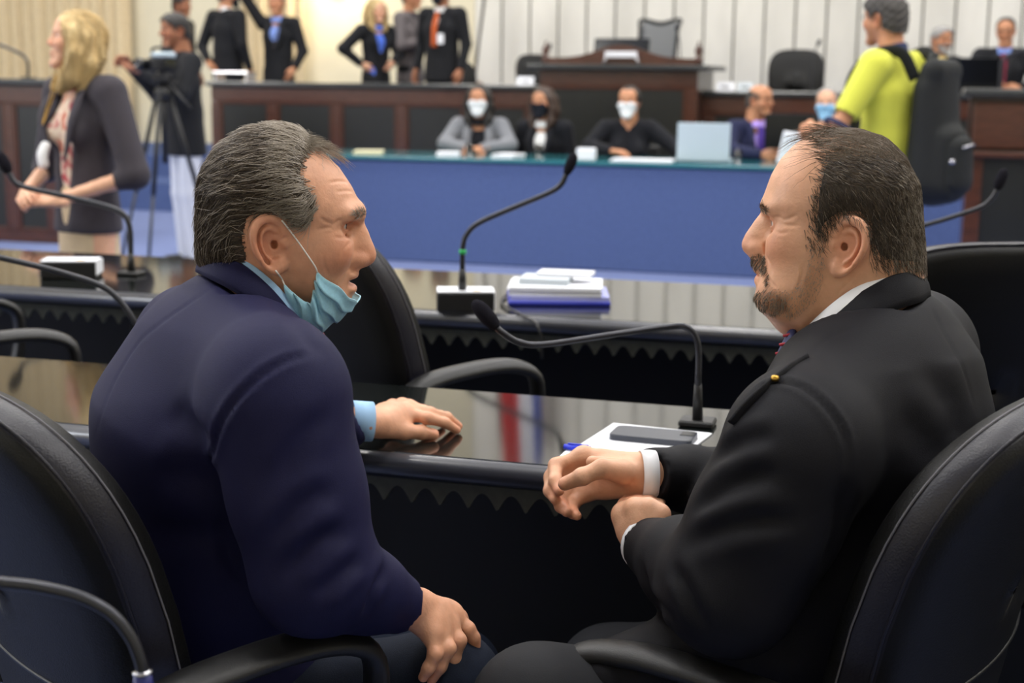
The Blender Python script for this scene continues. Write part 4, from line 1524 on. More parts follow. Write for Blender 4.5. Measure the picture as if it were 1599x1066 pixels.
HF = dict(wrist=at(1010, 848, Y=1.83),
          mcp=[at(974, 803, Y=1.862), at(992, 794, Y=1.848), at(1013, 794, Y=1.838), at(1031, 803, Y=1.832)],
          pip=[at(976, 789, Y=1.905), at(994, 786, Y=1.90), at(1012, 787, Y=1.895), at(1029, 795, Y=1.885)],
          dip=[at(985, 775, Y=1.935), at(1000, 772, Y=1.935), at(1015, 773, Y=1.93), at(1029, 782, Y=1.92)],
          tip=[at(990, 765, Y=1.955), at(1004, 762, Y=1.955), at(1017, 763, Y=1.95), at(1029, 772, Y=1.94)],
          thumb=[at(985, 830, Y=1.85), at(978, 806, Y=1.872), at(985, 790, Y=1.89), at(997, 784, Y=1.892)], thumb_n=A(-.3, -.7, .5))
g2 = hand_sdf(HF, dorsal=A(-.2, -.8, .6), arm=at(1020, 868, Y=1.815), r=1.04)
azR = math.radians(152)
fr_, lr = axes(azR)
pelv, mid, chest, upch, nk = at(1225, 1090, Y=1.85), at(1285, 870, Y=1.85), at(1362, 680, Y=1.84), at(1374, 580, Y=1.84), at(1366, 528, Y=1.85)
shN, elN, wrN = at(1246, 712, Y=1.62), at(1140, 915, Y=1.62), at(1012, 852, Y=1.825)
shF, elF, wrF = upch - lr * .20 - A(0, 0, .02), at(1195, 760, Y=2.10), at(1020, 742, Y=1.937)
hipN, kneeN = pelv + lr * .09, at(840, 1112, Y=1.69)
hipF = pelv - lr * .10
kneeF = hipF + fr_ * .32 - lr * .03 + A(0, 0, -.09)
ankN, ankF = kneeN + A(.02, .02, -kneeN[2] + .09), kneeF + A(0, 0, -kneeF[2] + .09)
b = SDF(np.min([pelv, chest, wrN, ankN, ankF, kneeN], 0) - .2, np.max([pelv, chest, elF, kneeF, nk], 0) + .2, .016)
b.path([pelv, mid, chest, nk], [.12, .12, .10, .05], k=.04)
b.path([shN, elN, wrN], [.055, .045, .028], k=.03).path([shF, elF, wrF], [.055, .045, .028], k=.03).cap(shN, shF, .05, .05, k=.05)
b.path([hipN, kneeN, ankN], [.075, .05, .035], k=.03).path([hipF, kneeF, ankF], [.075, .05, .035], k=.03)
bb = b.mesh(1)
man_right = finish_body('person', 'balding man with a goatee in a black suit seated at right, hands together', [(VRw, QR), g1[:2], g2[:2], bb], M['skin_right'],
                        [TR, g1[2], g2[2], np.ones((len(bb[0]), 4))])
eyes(FR, PR, man_right)
s = SDF(np.min([pelv, mid, chest, elN, wrN], 0) - A(.24, .22, .12), np.max([nk, pelv, chest, elF], 0) + A(.24, .10, .08), .0056)
s.cap(pelv + A(0, 0, -.02), mid, .20, .205, k=.05, side=lr, fa=.86, fb=.90)
s.cap(mid, chest, .205, .205, k=.05, side=lr, fa=.88, fb=.74)
s.cap(chest, upch, .200, .165, k=.05, side=lr, fa=.74, fb=.68)
s.cap(upch, nk, .140, .072, k=.05, side=lr, fa=.78, fb=.95)
s.cap(shN - lr * .03 + A(0, 0, .02), shF + A(0, 0, .02), .082, .082, k=.06)
s.cap(nk + A(0, 0, -.03), shN + A(0, 0, .02), .048, .055, k=.05)
s.cap(nk + A(0, 0, -.03), shF + A(0, 0, .02), .048, .055, k=.05)
mu = shN * .5 + elN * .5
s.cap(shN, mu, .090, .084, k=.03).cap(mu, elN, .084, .080, k=.03)
mf = elN * .5 + wrN * .5
s.cap(elN, mf, .078, .060, k=.03).cap(mf, wrN + (elN - wrN) * .05, .060, .041, k=.02)
s.cap(shF, elF, .085, .070, k=.03).cap(elF, elF * .3 + wrF * .7, .064, .046, k=.02).cap(elF * .3 + wrF * .7, wrF, .046, .040, k=.02)
carve_neck(s, Frame(FR.o, math.radians(160)), (1450, 460), (1228, 585), 1, (1330, 490))
# skirt of the jacket over the lap
s.cap(at(1180, 1010, Y=1.74), at(950, 1050, Y=1.70), .10, .050, k=.04, side=lr, fa=.8)
ax1 = unit(wrN - elN)
c = wrN + (elN - wrN) * .05
s.cap(c + ax1 * .052, c + ax1 * .09, .055, .055, k=.003, op='s')
s.cap(c - ax1 * .05, c + ax1 * .05, .033, .034, k=.003, op='s')
ax2 = unit(wrF - elF)
c2 = wrF
s.cap(c2 + ax2 * .054, c2 + ax2 * .12, .055, .055, k=.003, op='s')
VJ, QJ = s.mesh(2)
sk = Skin(VJ, QJ)
for pts, dp, wd, rg in (([(1150, 640), (1195, 600), (1240, 600), (1285, 630), (1318, 680), (1325, 740)], .0035, .005, .0025),
                        ([(1450, 470), (1470, 512), (1500, 570), (1520, 640)], .0016, .004, 0),
                        ([(1255, 570), (1290, 530), (1340, 508)], .001, .003, 0),
                        ([(1080, 800), (1140, 760), (1215, 735)], .007, .013, .003), ([(1070, 850), (1150, 820), (1250, 810)], .006, .013, .003),
                        ([(1110, 720), (1160, 690), (1215, 680)], .005, .012, .003), ([(1050, 880), (1075, 930), (1100, 985)], .006, .011, .003),
                        ([(1000, 880), (1020, 930), (1050, 970)], .005, .010, .003), ([(1320, 740), (1310, 820), (1280, 900)], .006, .014, .002),
                        ([(1440, 560), (1480, 640), (1500, 700)], .004, .025, .003), ([(1400, 640), (1450, 690), (1490, 710)], .004, .025, .003)):
    ln = sk.line(pts)
    if len(ln) > 3:
        VJ = groove(VJ, QJ, ln, dp, wd, rg)
raw('suit_jacket', VJ, QJ, M['black_suit'], man_right, True)
s = SDF(np.min([pelv, hipN, ankN, ankF, kneeN], 0) - .16, np.max([pelv, kneeN, kneeF], 0) + .14, .009)
s.cap(pelv + lr * .07, pelv - lr * .07, .14, .14, k=.04)
s.path([hipN, kneeN, ankN], [.105, .082, .06], k=.03).path([hipF, kneeF, ankF], [.105, .08, .06], k=.03)
VT, QT = s.mesh(1)
raw('trousers', VT, QT, M['trouser_black'], man_right, True)
for a in (ankN, ankF):
    s = SDF(a + A(-.28, -.16, -.10), a + A(.16, .28, .08), .008)
    s.cap(a + A(0, 0, -.03), a + A(0, 0, .01), .045, .045).cap(a + A(0, 0, -.055), a + fr_ * .16 + A(0, 0, -.06), .036, .034, k=.03)
    s.plane((0, 0, .004), (0, 0, -1))
    v_, q_ = s.mesh(1)
    raw('shoe', v_, q_, M['shoe_black'], man_right, True)
FN = Frame(FR.o, math.radians(160))
collar(FN, [((1434, 420), (1450, 462), 0, 0), ((1416, 424), (1432, 472), .046, .058), ((1386, 433), (1396, 484), .066, .086), ((1336, 460), (1342, 508), .075, .100),
            ((1291, 497), (1277, 552), .072, .100), ((1252, 540), (1226, 590), .052, .082), ((1222, 585), (1185, 625), .030, .055)], 1, 'jacket_collar', M['black_suit'], man_right, .006)
collar(FN, [((1428, 420), (1436, 440), 0, 0), ((1410, 422), (1418, 450), .042, .048), ((1383, 430), (1386, 462), .062, .070), ((1331, 451), (1336, 488), .072, .082),
            ((1284, 487), (1285, 528), .068, .082), ((1246, 528), (1240, 560), .045, .060), ((1238, 548), (1225, 575), .018, .03)], 1, 'shirt_collar', M['shirt_white'], man_right, .003)
cuff(at(1022, 743, Y=1.937), at(990, 743, Y=1.933) - at(1022, 743, Y=1.937), .0375, .037, .022, M['shirt_white'], man_right, flat=.9)
c = wrN + (elN - wrN) * .05 + ax1 * .010
cuff(c, ax1, .037, .0365, .010, M['shirt_white'], man_right)
tp = MB().tube([at(1238, 512, Y=1.86), at(1235, 528, Y=1.86), at(1222, 556, Y=1.86), at(1195, 620, Y=1.86)], [.010, .016, .017, .024], 12, flat=.45)
tie = tp.build('necktie', M['tie_stripe'], man_right, True)
for i in range(3):
    p = at(1236 - 6 * i, 520 + 14 * i, Y=1.857)
    MB().tube([p + A(-.010, .002, -.004), p + A(.0, -.006, 0), p + A(.009, .002, .005)], .0022, 6).build('tie_stripe', M['tie_red'], tie, True)
lp_ = sk.line([(1262, 556), (1236, 572), (1212, 592), (1190, 612), (1166, 636), (1146, 662)])
if len(lp_) > 3:
    MB().tube(lp_ - unit(ray(1200, 600)) * .003, np.linspace(.004, .009, len(lp_)), 8, flat=.3, up=(0, 1, 0)).build('lapel', M['black_suit'], man_right, True)
h_ = sk.hit(1210, 590)
if h_ is not None:
    MB().lathe(h_ - unit(ray(1192, 573)) * .012, [(.0001, -.004), (.0045, -.003), (.0052, 0), (.004, .003), (.0001, .004)], 14).build('lapel_pin', M['gold'], man_right, True)
# hair: cropped sides, thin crown
hr = FR.poly([(1283, 250), (1276, 272), (1270, 305), (1268, 350), (1268, 378), (1284, 376), (1296, 352), (1312, 340), (1338, 338), (1352, 352), (1356, 385),
              (1366, 402), (1384, 414), (1440, 424), (1470, 330), (1452, 285), (1408, 248), (1352, 234), (1312, 238)], .074)
mk = np.clip(.5 - (in_poly(VR[:, 0], VR[:, 2], hr) + .004 * np.sin(VR[:, 2] * 420) * np.sin(VR[:, 2] * 150)) / .026, 0, 1)
ear_zone = np.sqrt(((VR[:, 0] - PR['ear'][0]) / .027) ** 2 + ((VR[:, 2] - PR['ear'][1]) / .037) ** 2) < 1
mk[ear_zone & (np.abs(VR[:, 1]) > .072)] = 0
VH, QH, HM = soft_cap(VR, QR, hr, (ear_zone & (np.abs(VR[:, 1]) > .072)), .0040 + .0003 * np.sin(VR[:, 0] * 400) * np.sin(VR[:, 2] * 330), .020, .006)
hair_right = raw('hair', FR.w(VH), QH, M['hair_dark'], man_right, True)
def flowR(p, n):
    x, y, z = p
    return A(-.45, 0, -.9) if z < .09 else A(-.9, 0, -.4)
mh = np.clip(mk * 1.5 - .2, 0, 1)
back = np.clip((-.05 - VR[:, 0]) / .04, 0, 1)
for mm, n_, sd_, mult in ((M['hair_dark'], 4600, 3, 1 - .6 * back), (M['hair_mid'], 5000, 4, .5 + .7 * back), (M['hair_grey'], 2600, 5, .10 + 1.6 * back)):
    (sv, sq), _ = comb_strands(VR, QR, mh * mult + 1e-6, n_, .014, .0016, flowR, h0=.0006, seed=sd_, rad=.00040, wob=.25, seg=4, hmap=HM)
    tag(raw('hair_strands', FR.w(sv), sq, mm, hair_right, True), kind='stuff')
top = FR.poly([(1260, 212), (1300, 190), (1360, 195), (1410, 222), (1435, 260), (1400, 235), (1330, 238), (1285, 250)], 0)
mt = np.clip(.5 - in_poly(VR[:, 0], VR[:, 2], top) / .010, 0, 1)
(sv, sq), _ = comb_strands(VR, QR, mt + 1e-6, 1500, .050, .0015, lambda p, n: A(-.9, .25, -.1), h0=.0012, seed=6, rad=.00035, wob=.15, seg=6)
tag(raw('hair_strands', FR.w(sv), sq, M['hair_mid'], hair_right, True), kind='stuff')
(sv, sq), _ = comb_strands(VR, QR, np.clip(mt * (VR[:, 0] > .0), 0, 1) + 1e-6, 160, .045, .014, lambda p, n: A(1, .25, .0), h0=.0012, seed=16, rad=.00035, wob=.3, seg=6)
tag(raw('hair_strands', FR.w(sv), sq, M['hair_mid'], hair_right, True), kind='stuff')
# beard
for poly_, n_, mm, L_ in ((goat, 700, M['hair_mid'], .006), (goat, 700, M['hair_grey'], .005), (goat, 90, M['hair_dark'], .006), (must, 420, M['hair_mid'], .007), (must, 60, M['hair_dark'], .006), (must, 220, M['hair_grey'], .006), (stub, 1100, M['hair_grey'], .0022)):
    m_ = (in_poly(VR[:, 0], VR[:, 2], poly_) < 0).astype(float)
    lipz = (np.abs(VR[:, 2] - .5 * (PR['lip'][1] + PR['lip'][2])) < .009) & (VR[:, 0] > PR['lip'][0] - .012)
    m_[lipz] = 0
    (sv, sq), _ = comb_strands(VR, QR, m_ + 1e-9, n_, L_, .002, lambda p, n: A(.25, 0, -1), h0=.0006, seed=n_, rad=.00032, wob=.4, seg=2)
    tag(raw('beard', FR.w(sv), sq, mm, man_right, True), kind='stuff')
eb = np.sqrt(((VR[:, 0] - PR['brow'][0] + .006) / .018) ** 2 + ((np.abs(VR[:, 1]) - .030) / .022) ** 2 + ((VR[:, 2] - PR['brow'][1]) / .005) ** 2) < 1
(sv, sq), _ = comb_strands(VR, QR, eb.astype(float) + 1e-9, 220, .009, .002, lambda p, n: A(-.8, .6 * np.sign(p[1]), .25), h0=.0008, seed=12, rad=.00034, wob=.3, seg=3)
tag(raw('eyebrows', FR.w(sv), sq, M['hair_mid'], man_right, True), kind='stuff')

# ---------------------------------------------------------------- chairs
def sup(th, n):
    c, s_ = np.cos(th), np.sin(th)
    return np.sign(c) * np.abs(c) ** (2 / n), np.sign(s_) * np.abs(s_) ** (2 / n)


def chair_parts(t, top=1.04, w_=.255, lean=.30, stitch=True, lift=0.0, arm_ext=1.0):
    n = 56
    th = np.arange(n) * 2 * pi / n
    cy, cz = sup(th, 3.4)
    zc, hz = (.47 + top) / 2, (top - .47) / 2

    def ring(sc, d):
        y = cy * w_ * sc
        z = cz * hz * sc
        y = y * (1 + .10 * np.clip(-z / hz, -1, 1) * -1 * .9 + .05)
        z = z + zc
        x = -.195 - lean * (z - .47) + .030 * np.sin((z - .47) / (top - .47) * pi) + .55 * y * y + d
        return np.stack([x, y, z], 1)

    def surf(rows):
        R_ = np.stack([ring(*r) for r in rows])
        m = len(rows)
        V = R_.reshape(-1, 3)
        f = [(i * n + (j + 1) % n, i * n + j, (i + 1) * n + j, (i + 1) * n + (j + 1) % n) for i in range(m - 1) for j in range(n)]
        return V, f

    def capped(rows, flip):
        V, f = surf(rows)
        m = len(rows)
        f.append(tuple((m - 1) * n + j for j in range(n)))
        return MB().add(V, [q[::-1] for q in f] if flip else f)
    capped([(.985, -.024), (.97, -.034), (.93, -.042), (.80, -.050), (.5, -.054), (.2, -.055), (.02, -.055)], False).build('back_shell', M['leather'], t, True)
    V, f = surf([(.985, -.024), (1.0, -.014), (1.0, .014), (.985, .022)])
    MB().add(V, [q[::-1] for q in f]).build('side_band', M['leather_side'], t, True)
    capped([(.985, .022), (.965, .038), (.90, .050), (.75, .058), (.5, .062), (.02, .064)], True).build('backrest', M['leather'], t, True)
    if stitch:
        for sc, d in ((.992, -.020), (.992, .019)):
            p = ring(sc + .006, d)
            MB().tube(np.concatenate([p, p[:1]]), .0013 if d > 0 else .0022, 5, cap=False).build('piping', M['stitch'] if d > 0 else M['leather_side'], t, True)
        for zz in (.50,):
            p = ring(.99, -.05)
            lo = [q for q in p if abs(q[2] - (.47 + .28 * (top - .47))) < .02]
        ys = np.linspace(-w_ * .93, w_ * .93, 20)
        z = .47 + .30 * (top - .47)
        MB().tube([(-.195 - lean * (z - .47) + .030 * math.sin(.30 * pi) + .55 * y * y - .0545 + .006 * (abs(y) / w_) ** 3, y, z) for y in ys], .003, 5).build('seam', M['plastic_black'], t, True)
    # seat
    rows = [(.96, -.045), (1.0, -.02), (1.0, .02), (.96, .045), (.8, .058), (.4, .064), (.02, .065)]
    sx, sy = sup(th, 3.2)
    V = np.concatenate([np.stack([.24 * a * sx + .03, .255 * a * sy, np.full(n, .45 + d)], 1) for a, d in rows])
    m = len(rows)
    f = [(i * n + j, i * n + (j + 1) % n, (i + 1) * n + (j + 1) % n, (i + 1) * n + j) for i in range(m - 1) for j in range(n)]
    f += [tuple(range(n))[::-1], tuple((m - 1) * n + j for j in range(n))]
    MB().add(V, f).build('seat', M['leather'], t, True)
    # arms
    for sg in (-1, 1):
        path = spline([(-.10, .40), (-.26, .43), (-.315, .52), (-.30, .61), (-.235, .665), (-.12, .682), (-.01, .680), (.055, .650), (.062, .585), (.035, .50), (-.005, .41)], 5)
        path[:, 0] = -.30 + (path[:, 0] + .30) * arm_ext
        P = np.stack([path[:, 0], np.full(len(path), sg * .285), path[:, 1] + lift * np.clip((path[:, 1] - .45) / .2, 0, 1)], 1)
        P[:5, 1] -= sg * np.linspace(.10, 0, 5)
        P[-5:, 1] -= sg * np.linspace(0, .10, 5)
        MB().tube(P, .027, 12, flat=.52, up=(0, 1, 0) if False else (0, 0, 1)).build('armrest', M['plastic_black'], t, True)
    # base
    MB().lathe((0, 0, .10), [(.03, 0), (.03, .16), (.022, .16), (.022, .31), (.0005, .31)], 14).build('gas_column', M['chrome'], t, True)
    MB().box((0, 0, .395), (.22, .22, .03), .008).build('seat_plate', M['plastic_black'], t)
    for k in range(5):
        a = k * 2 * pi / 5 + .3
        leg = MB().tube([(.02 * math.cos(a), .02 * math.sin(a), .115), (.29 * math.cos(a), .29 * math.sin(a), .075)], [.028, .018], 8)
        lo_ = leg.build('leg', M['plastic_black'], t, True)
        R = Matrix.Rotation(a, 3, 'Z') @ Matrix.Rotation(pi / 2, 3, 'X')
        MB().lathe((.29 * math.cos(a), .29 * math.sin(a), .03), [(.012, -.02), (.028, -.018), (.029, 0), (.028, .018), (.012, .02)], 14, np.array(R)).build('caster', M['plastic_black'], lo_, True)


def chair(x, y, az, label, **k):
    t = thing('office_chair', label, 'chair', (x, y, 0), az, 'black leather office chairs of the chamber')
    chair_parts(t, **k)
    return t


chair(-.40, 1.84, math.radians(41), 'black leather office chair under the man in the navy suit, bottom left corner', top=1.005, w_=.232)
chair(.385, 1.85, math.radians(143), 'black leather office chair under the man in the black suit, bottom right corner', top=1.0, w_=.235, arm_ext=1.32, lift=-.035)
chair(-.17, 3.16, math.radians(38), 'empty black leather chair behind the masked man, its armrest before the second desk', top=1.07, lift=.075, w_=.235)
chair(-1.25, 3.55, math.radians(32), 'black chair at the left frame edge showing only its curved armrest', lift=.06)
chair(.885, 2.98, math.radians(98), 'empty black chair seen from behind, behind the man in the black suit', w_=.275, top=1.06)


def dais_chair(px0, px1, py_top, v, label, zf=ZP, lean=.12, head=False, az=None, **k):
    a, b = at(px0, py_top, v=v), at(px1, py_top, v=v)
    c = .5 * (a + b)
    wd = np.linalg.norm(b - a) / 2
    t = thing('executive_chair', label, 'chair', (c[0], c[1], zf), -pi / 2 + RZ if az is None else az, 'chairs on the platform')
    chair_parts(t, top=c[2] - zf, w_=wd, lean=lean, stitch=False)
    return t


dais_chair(688, 757, 92, 13.9, 'rounded black chair behind the left dais, beside the man with a badge', az=math.radians(-60))
dais_chair(818, 880, 84, 13.9, 'black chair half hidden by the left end of the rostrum', az=math.radians(-70))
tch = dais_chair(1200, 1284, 76, 13.9, 'empty black chair with a padded headrest behind the dais, left of the man in yellow')
dais_chair(1424, 1496, 84, 13.6, 'dark blue chair behind the grey bearded man in the yellow tie')
# mesh chair of the president
a = at(1022, 30, v=13.75)
t = thing('mesh_chair', 'tall chair with grey mesh back behind the rostrum monitor', 'chair', (a[0], a[1], ZP), -pi / 2 + RZ - .25)
tz = a[2] - ZP
hw = .20
fr_pts = [(-.10, -hw * .8, .62), (-.06, -hw * .92, .85), (-.10, -hw, tz - .12), (-.14, -hw * 1.02, tz), (-.15, 0, tz - .03), (-.14, hw * 1.02, tz), (-.10, hw, tz - .12), (-.06, hw * .92, .85), (-.10, hw * .8, .62), (-.09, 0, .58), (-.10, -hw * .8, .62)]
MB().tube(spline(fr_pts, 5), .016, 10).build('back_frame', M['plastic_black'], t, True)
P = np.zeros((9, 13, 3))
for i, y in enumerate(np.linspace(-1, 1, 9)):
    for j, z in enumerate(np.linspace(.62, tz - .02, 13)):
        P[i, j] = (-.10 + .035 * math.sin((z - .62) / (tz - .62) * pi) - .04 * (z - .62) / (tz - .62) - .02 * (1 - y * y), y * hw * (.8 + .2 * (z - .62) / (tz - .62)), z)
o = MB().grid(P).build('mesh_back', M['mesh_grey'], t, True); o.modifiers.new('t', 'SOLIDIFY').thickness = .006
MB().box((.16, 0, .47), (.46, .46, .08), .03).build('seat', M['plastic_black'], t)
MB().tube([(.1, 0, .43), (.1, 0, .08)], .03, 10).build('gas_column', M['chrome'], t, True)
MB().tube([(-.10, 0, .6), (-.06, 0, .48), (.1, 0, .42)], .025, 10).build('spine', M['plastic_black'], t, True)
for k in range(5):
    q = k * 2 * pi / 5
    MB().tube([(.1, 0, .09), (.1 + .3 * math.cos(q), .3 * math.sin(q), .022)], [.026, .02], 8).build('leg', M['plastic_black'], t, True)


# ---------------------------------------------------------------- microphones
def mic(label, pts, r=.0055, head=None, base_z=.75, plate=None, stem=0, stem_r=.0085, head_r=.011, head_l=.042, group='gooseneck microphones', box=None, led=None):
    """pts: world points from the base up to the tip"""
    base = np.asarray(pts[0], float)
    b0 = A(base[0], base[1], base_z)
    t = thing('microphone', label, 'microphone', b0, 0, group)
    L = [np.asarray(p, float) - b0 for p in pts]
    L[0] = L[0] * A(1, 1, 1)
    P = spline(L, 7)
    MB().tube(P, r, 10).build('gooseneck', M['steel_dark'], t, True)
    if stem:
        e = L[1]
        MB().tube([L[0] * A(1, 1, 0) + A(0, 0, .0), L[0] * .4 + e * .6, e], [stem_r * 1.15, stem_r, stem_r * .8], 12).build('stem', M['plastic_black'], t, True)
    if plate:
        MB().box((0, 0, .006), plate, .003, np.array(Matrix.Rotation(RZ, 3, 'Z'))).build('base_plate', M['plastic_black'], t)
    d = unit(P[-1] - P[-4])
    R = np.array(Vector((0, 0, 1)).rotation_difference(Vector(d)).to_matrix())
    k = head_l / .042
    MB().lathe(P[-1], [(r, -.006 * k), (head_r * .8, 0), (head_r, .010 * k), (head_r, .026 * k), (head_r * .82, .036 * k), (head_r * .4, .042 * k), (.0005, .0435 * k)], 16, R).build('windscreen', M['foam'], t, True)
    if led is not None:
        c = np.asarray(led, float) - b0
        MB().lathe(c, [(r * 1.25, -.006), (r * 1.35, 0), (r * 1.25, .006)], 12).build('led_ring', M['led_green'], t, True)
    return t


def sheetw(px, z0, z1, name, label, cat, m, group=None, top=None):
    P = np.array([at(a, b, z=z1) for a, b in px])
    c = P.mean(0)
    mb = MB().prism([(p[0] - c[0], p[1] - c[1]) for p in P], (0, z1 - z0), 2)
    o = mb.build(name, m, None, loc=(c[0], c[1], z0))
    return tag(o, label, cat, group)


Ya = at(1088, 664, z=.755)[1]
mic('gooseneck microphone beside the phone, bent across toward the man in the navy suit',
    [at(1089, 662, z=.752), at(1090, 600, Y=Ya), at(1091, 556, Y=Ya), at(1087, 528, Y=Ya), at(1072, 511, Y=Ya), at(1045, 510, Y=Ya), at(960, 522, Y=Ya - .03), at(850, 538, Y=Ya - .06),
     at(810, 534, Y=Ya - .07), at(784, 519, Y=Ya - .08), at(772, 507, Y=Ya - .08)], r=.0058, plate=(.062, .05, .012), stem=1, head_r=.0135, head_l=.052)
bx = at(727, 488, z=.752)
Yb = bx[1] + .045


def mic_box(px0, px1, pyb, label, dz=.052, dd=.10, flap=True):
    a, b = at(px0, pyb, z=.75), at(px1, pyb, z=.75)
    W = np.linalg.norm((b - a)[:2])
    az_ = math.atan2(b[1] - a[1], b[0] - a[0])
    t = thing('conference_unit', label, 'microphone', a, az_)
    MB().box((W / 2, dd / 2, dz / 2), (W, dd, dz), .004).build('case', M['plastic_black'], t)
    MB().box((W / 2, dd / 2, dz + .001), (W * .98, dd * .96, .002)).build('top_card', M['paper'], t)
    MB().box((W * .70, dd * .25, dz + .0026), (W * .12, dd * .16, .001)).build('orange_label', M['label_orange'], t)
    MB().box((W * .26, dd * .3, dz + .0026), (W * .22, dd * .12, .001)).build('grey_label', M['paper_grey'], t)
    MB().box((W + .001, dd * .5, dz * .60), (.002, dd * .96, dz * .74)).build('side_card', M['paper'], t)
    return t, az_


mic_box(682, 772, 488, 'black microphone base with a white card on top, left of the document stack')
mic('tall gooseneck microphone rising from the black base on the second desk',
    [at(722, 455, Y=Yb), at(722, 420, Y=Yb), at(723, 385, Y=Yb), at(729, 366, Y=Yb), at(748, 348, Y=Yb), at(800, 325, Y=Yb), at(855, 302, Y=Yb), at(876, 288, Y=Yb), at(886, 268, Y=Yb)],
    r=.0072, stem=1, base_z=.805, stem_r=.010, head_r=.0135, head_l=.050, led=at(722.5, 393, Y=Yb))
p0 = at(238, 580, z=.752)
mic('gooseneck microphone left of the navy suit, its neck sloping out of the frame at left',
    [p0, at(226, 535, Y=p0[1]), at(207, 497, Y=p0[1]), at(180, 462, Y=p0[1]), at(150, 443, Y=p0[1]), at(80, 421, Y=p0[1]), at(0, 402, Y=p0[1]), at(-70, 385, Y=p0[1]), at(-95, 372, Y=p0[1])],
    r=.0062, plate=(.062, .05, .012), stem=1)
mic_box(62, 150, 436, 'black microphone base with white cards on the second desk, before the blonde woman')
p0 = at(205, 428, z=.752)
mic('gooseneck microphone in front of the blonde woman, its foam head beside her hands',
    [p0, at(204, 395, Y=p0[1]), at(203, 360, Y=p0[1]), at(195, 337, Y=p0[1]), at(172, 324, Y=p0[1]), at(110, 308, Y=p0[1]), at(50, 295, Y=p0[1]), at(24, 285, Y=p0[1]), at(12, 266, Y=p0[1])],
    r=.0085, plate=(.07, .06, .012), stem=1, stem_r=.011, head_r=.018, head_l=.06)
p0 = at(1385, 500, z=.752)
mic('gooseneck microphone reaching out from behind the balding head at right',
    [p0, at(1383, 430, Y=p0[1]), at(1395, 385, Y=p0[1]), at(1425, 359, Y=p0[1]), at(1480, 341, Y=p0[1]), at(1530, 324, Y=p0[1]), at(1550, 308, Y=p0[1]), at(1558, 292, Y=p0[1])],
    r=.006, plate=(.062, .05, .012), stem=1, head_r=.0135, head_l=.048)
Yf = 1.14
p0 = at(224, 1090, Y=Yf)
t = mic('gooseneck microphone in the bottom left corner, nearest to the camera',
        [p0, at(223, 1052, Y=Yf), at(217, 1025, Y=Yf), at(202, 992, Y=Yf), at(172, 957, Y=Yf), at(125, 932, Y=Yf), at(60, 916, Y=Yf), at(0, 909, Y=Yf), at(-70, 900, Y=Yf), at(-110, 880, Y=Yf)], r=.0052, base_z=.752, plate=(.06, .05, .012))
MB().tube([np.array(at(222, 1048, Y=Yf)) - np.array(t.location), np.array(at(224, 1075, Y=Yf)) - np.array(t.location), A(0, 0, .006)], [.0075, .009, .009], 12).build('connector', M['connector_blue'], t, True)
MB().tube([np.array(at(222, 1047, Y=Yf)) - np.array(t.location), np.array(at(222.5, 1052, Y=Yf)) - np.array(t.location)], .0084, 12).build('collar_ring', M['chrome'], t, True)
g0 = at(44, 122, v=10.2)
mic('thin gooseneck microphone on the far left lectern', [A(g0[0], g0[1], 1.30), at(44, 105, v=10.2), at(42, 94, v=10.2), at(32, 84, v=10.2), at(10, 74, v=10.2), at(-12, 66, v=10.2)], r=.012, base_z=1.30, plate=(.09, .09, .012), head_r=.022, head_l=.08)
g0 = at(1562, 128, v=12.75)
mic('thick grey gooseneck microphone before the laptop on the right dais', [A(g0[0], g0[1], 1.255), at(1562, 112, v=12.75), at(1564, 98, v=12.75), at(1575, 86, v=12.75), at(1600, 79, v=12.75), at(1625, 75, v=12.75)], r=.016, base_z=1.255, plate=(.1, .1, .014), head_r=.026, head_l=.1)
for (x1, y1, x0, lb, zb, vv) in ((857, 72, 850, 'thin microphone on the left end of the rostrum counter', 1.47, 12.8), (1058, 44, 1062, 'thin microphone right of the mesh chair on the rostrum', 1.47, 12.8), (1277, 66, 1268, 'thin microphone on the dais before the empty headrest chair', 1.255, 12.85)):
    g0 = at(x0, 120, v=vv)
    mic(lb, [A(g0[0], g0[1], zb), at(x0 + .2 * (x1 - x0), y1 + 26, v=vv), at(x0 + .6 * (x1 - x0), y1 + 12, v=vv), at(x1, y1 + 4, v=vv)], r=.006, base_z=zb, plate=(.08, .08, .012), head_r=.016, head_l=.05)

# ---------------------------------------------------------------- things on the front desk
sheetw([(958, 660), (1112, 676), (1064, 712), (900, 697)], .7505, .7525, 'paper_sheets', 'white paper sheets under the phone on the front desk', 'paper', M['paper'])
sheetw([(884, 702), (1010, 712), (985, 728), (870, 716)], .7505, .7515, 'paper_sheet', 'white paper sheet under the blue pen at the hand', 'paper', M['paper'])
P = [at(a, b, z=.753) for a, b in ((949, 687), (966, 670), (1092, 681), (1077, 699))]
c = np.mean(P, 0)
ex_, ey_ = unit(P[3] - P[0] + P[2] - P[1]), None
azp = math.atan2(ex_[1], ex_[0])
t = thing('smartphone', 'dark smartphone lying face down on the white paper', 'phone', (c[0], c[1], .7527), azp)
Lp, Wp = np.linalg.norm(P[2] - P[1]), .075
n = 40
th = np.arange(n) * 2 * pi / n
sx, sy = sup(th, 8)
MB().prism([(Lp / 2 * a, Wp / 2 * b) for a, b in zip(sx, sy)], (0, .009), 2).build('phone_body', M['phone'], t)
MB().prism([(Lp / 2 * .975 * a, Wp / 2 * .95 * b) for a, b in zip(sx, sy)], (.009, .0096), 2).build('back_cover', M['phone'], t)
MB().box((Lp * .40, Wp * .18, .0100), (.024, .026, .0012), .0005).build('camera_bump', M['plastic_black'], t)
a, b = at(881, 697, z=.757), at(1012, 711, z=.757)
t = thing('ballpoint_pen', 'ballpoint pen with a blue cap lying on the front desk before the hand', 'pen', (a[0], a[1], .7525))
d = (b - a) * A(1, 1, 0)
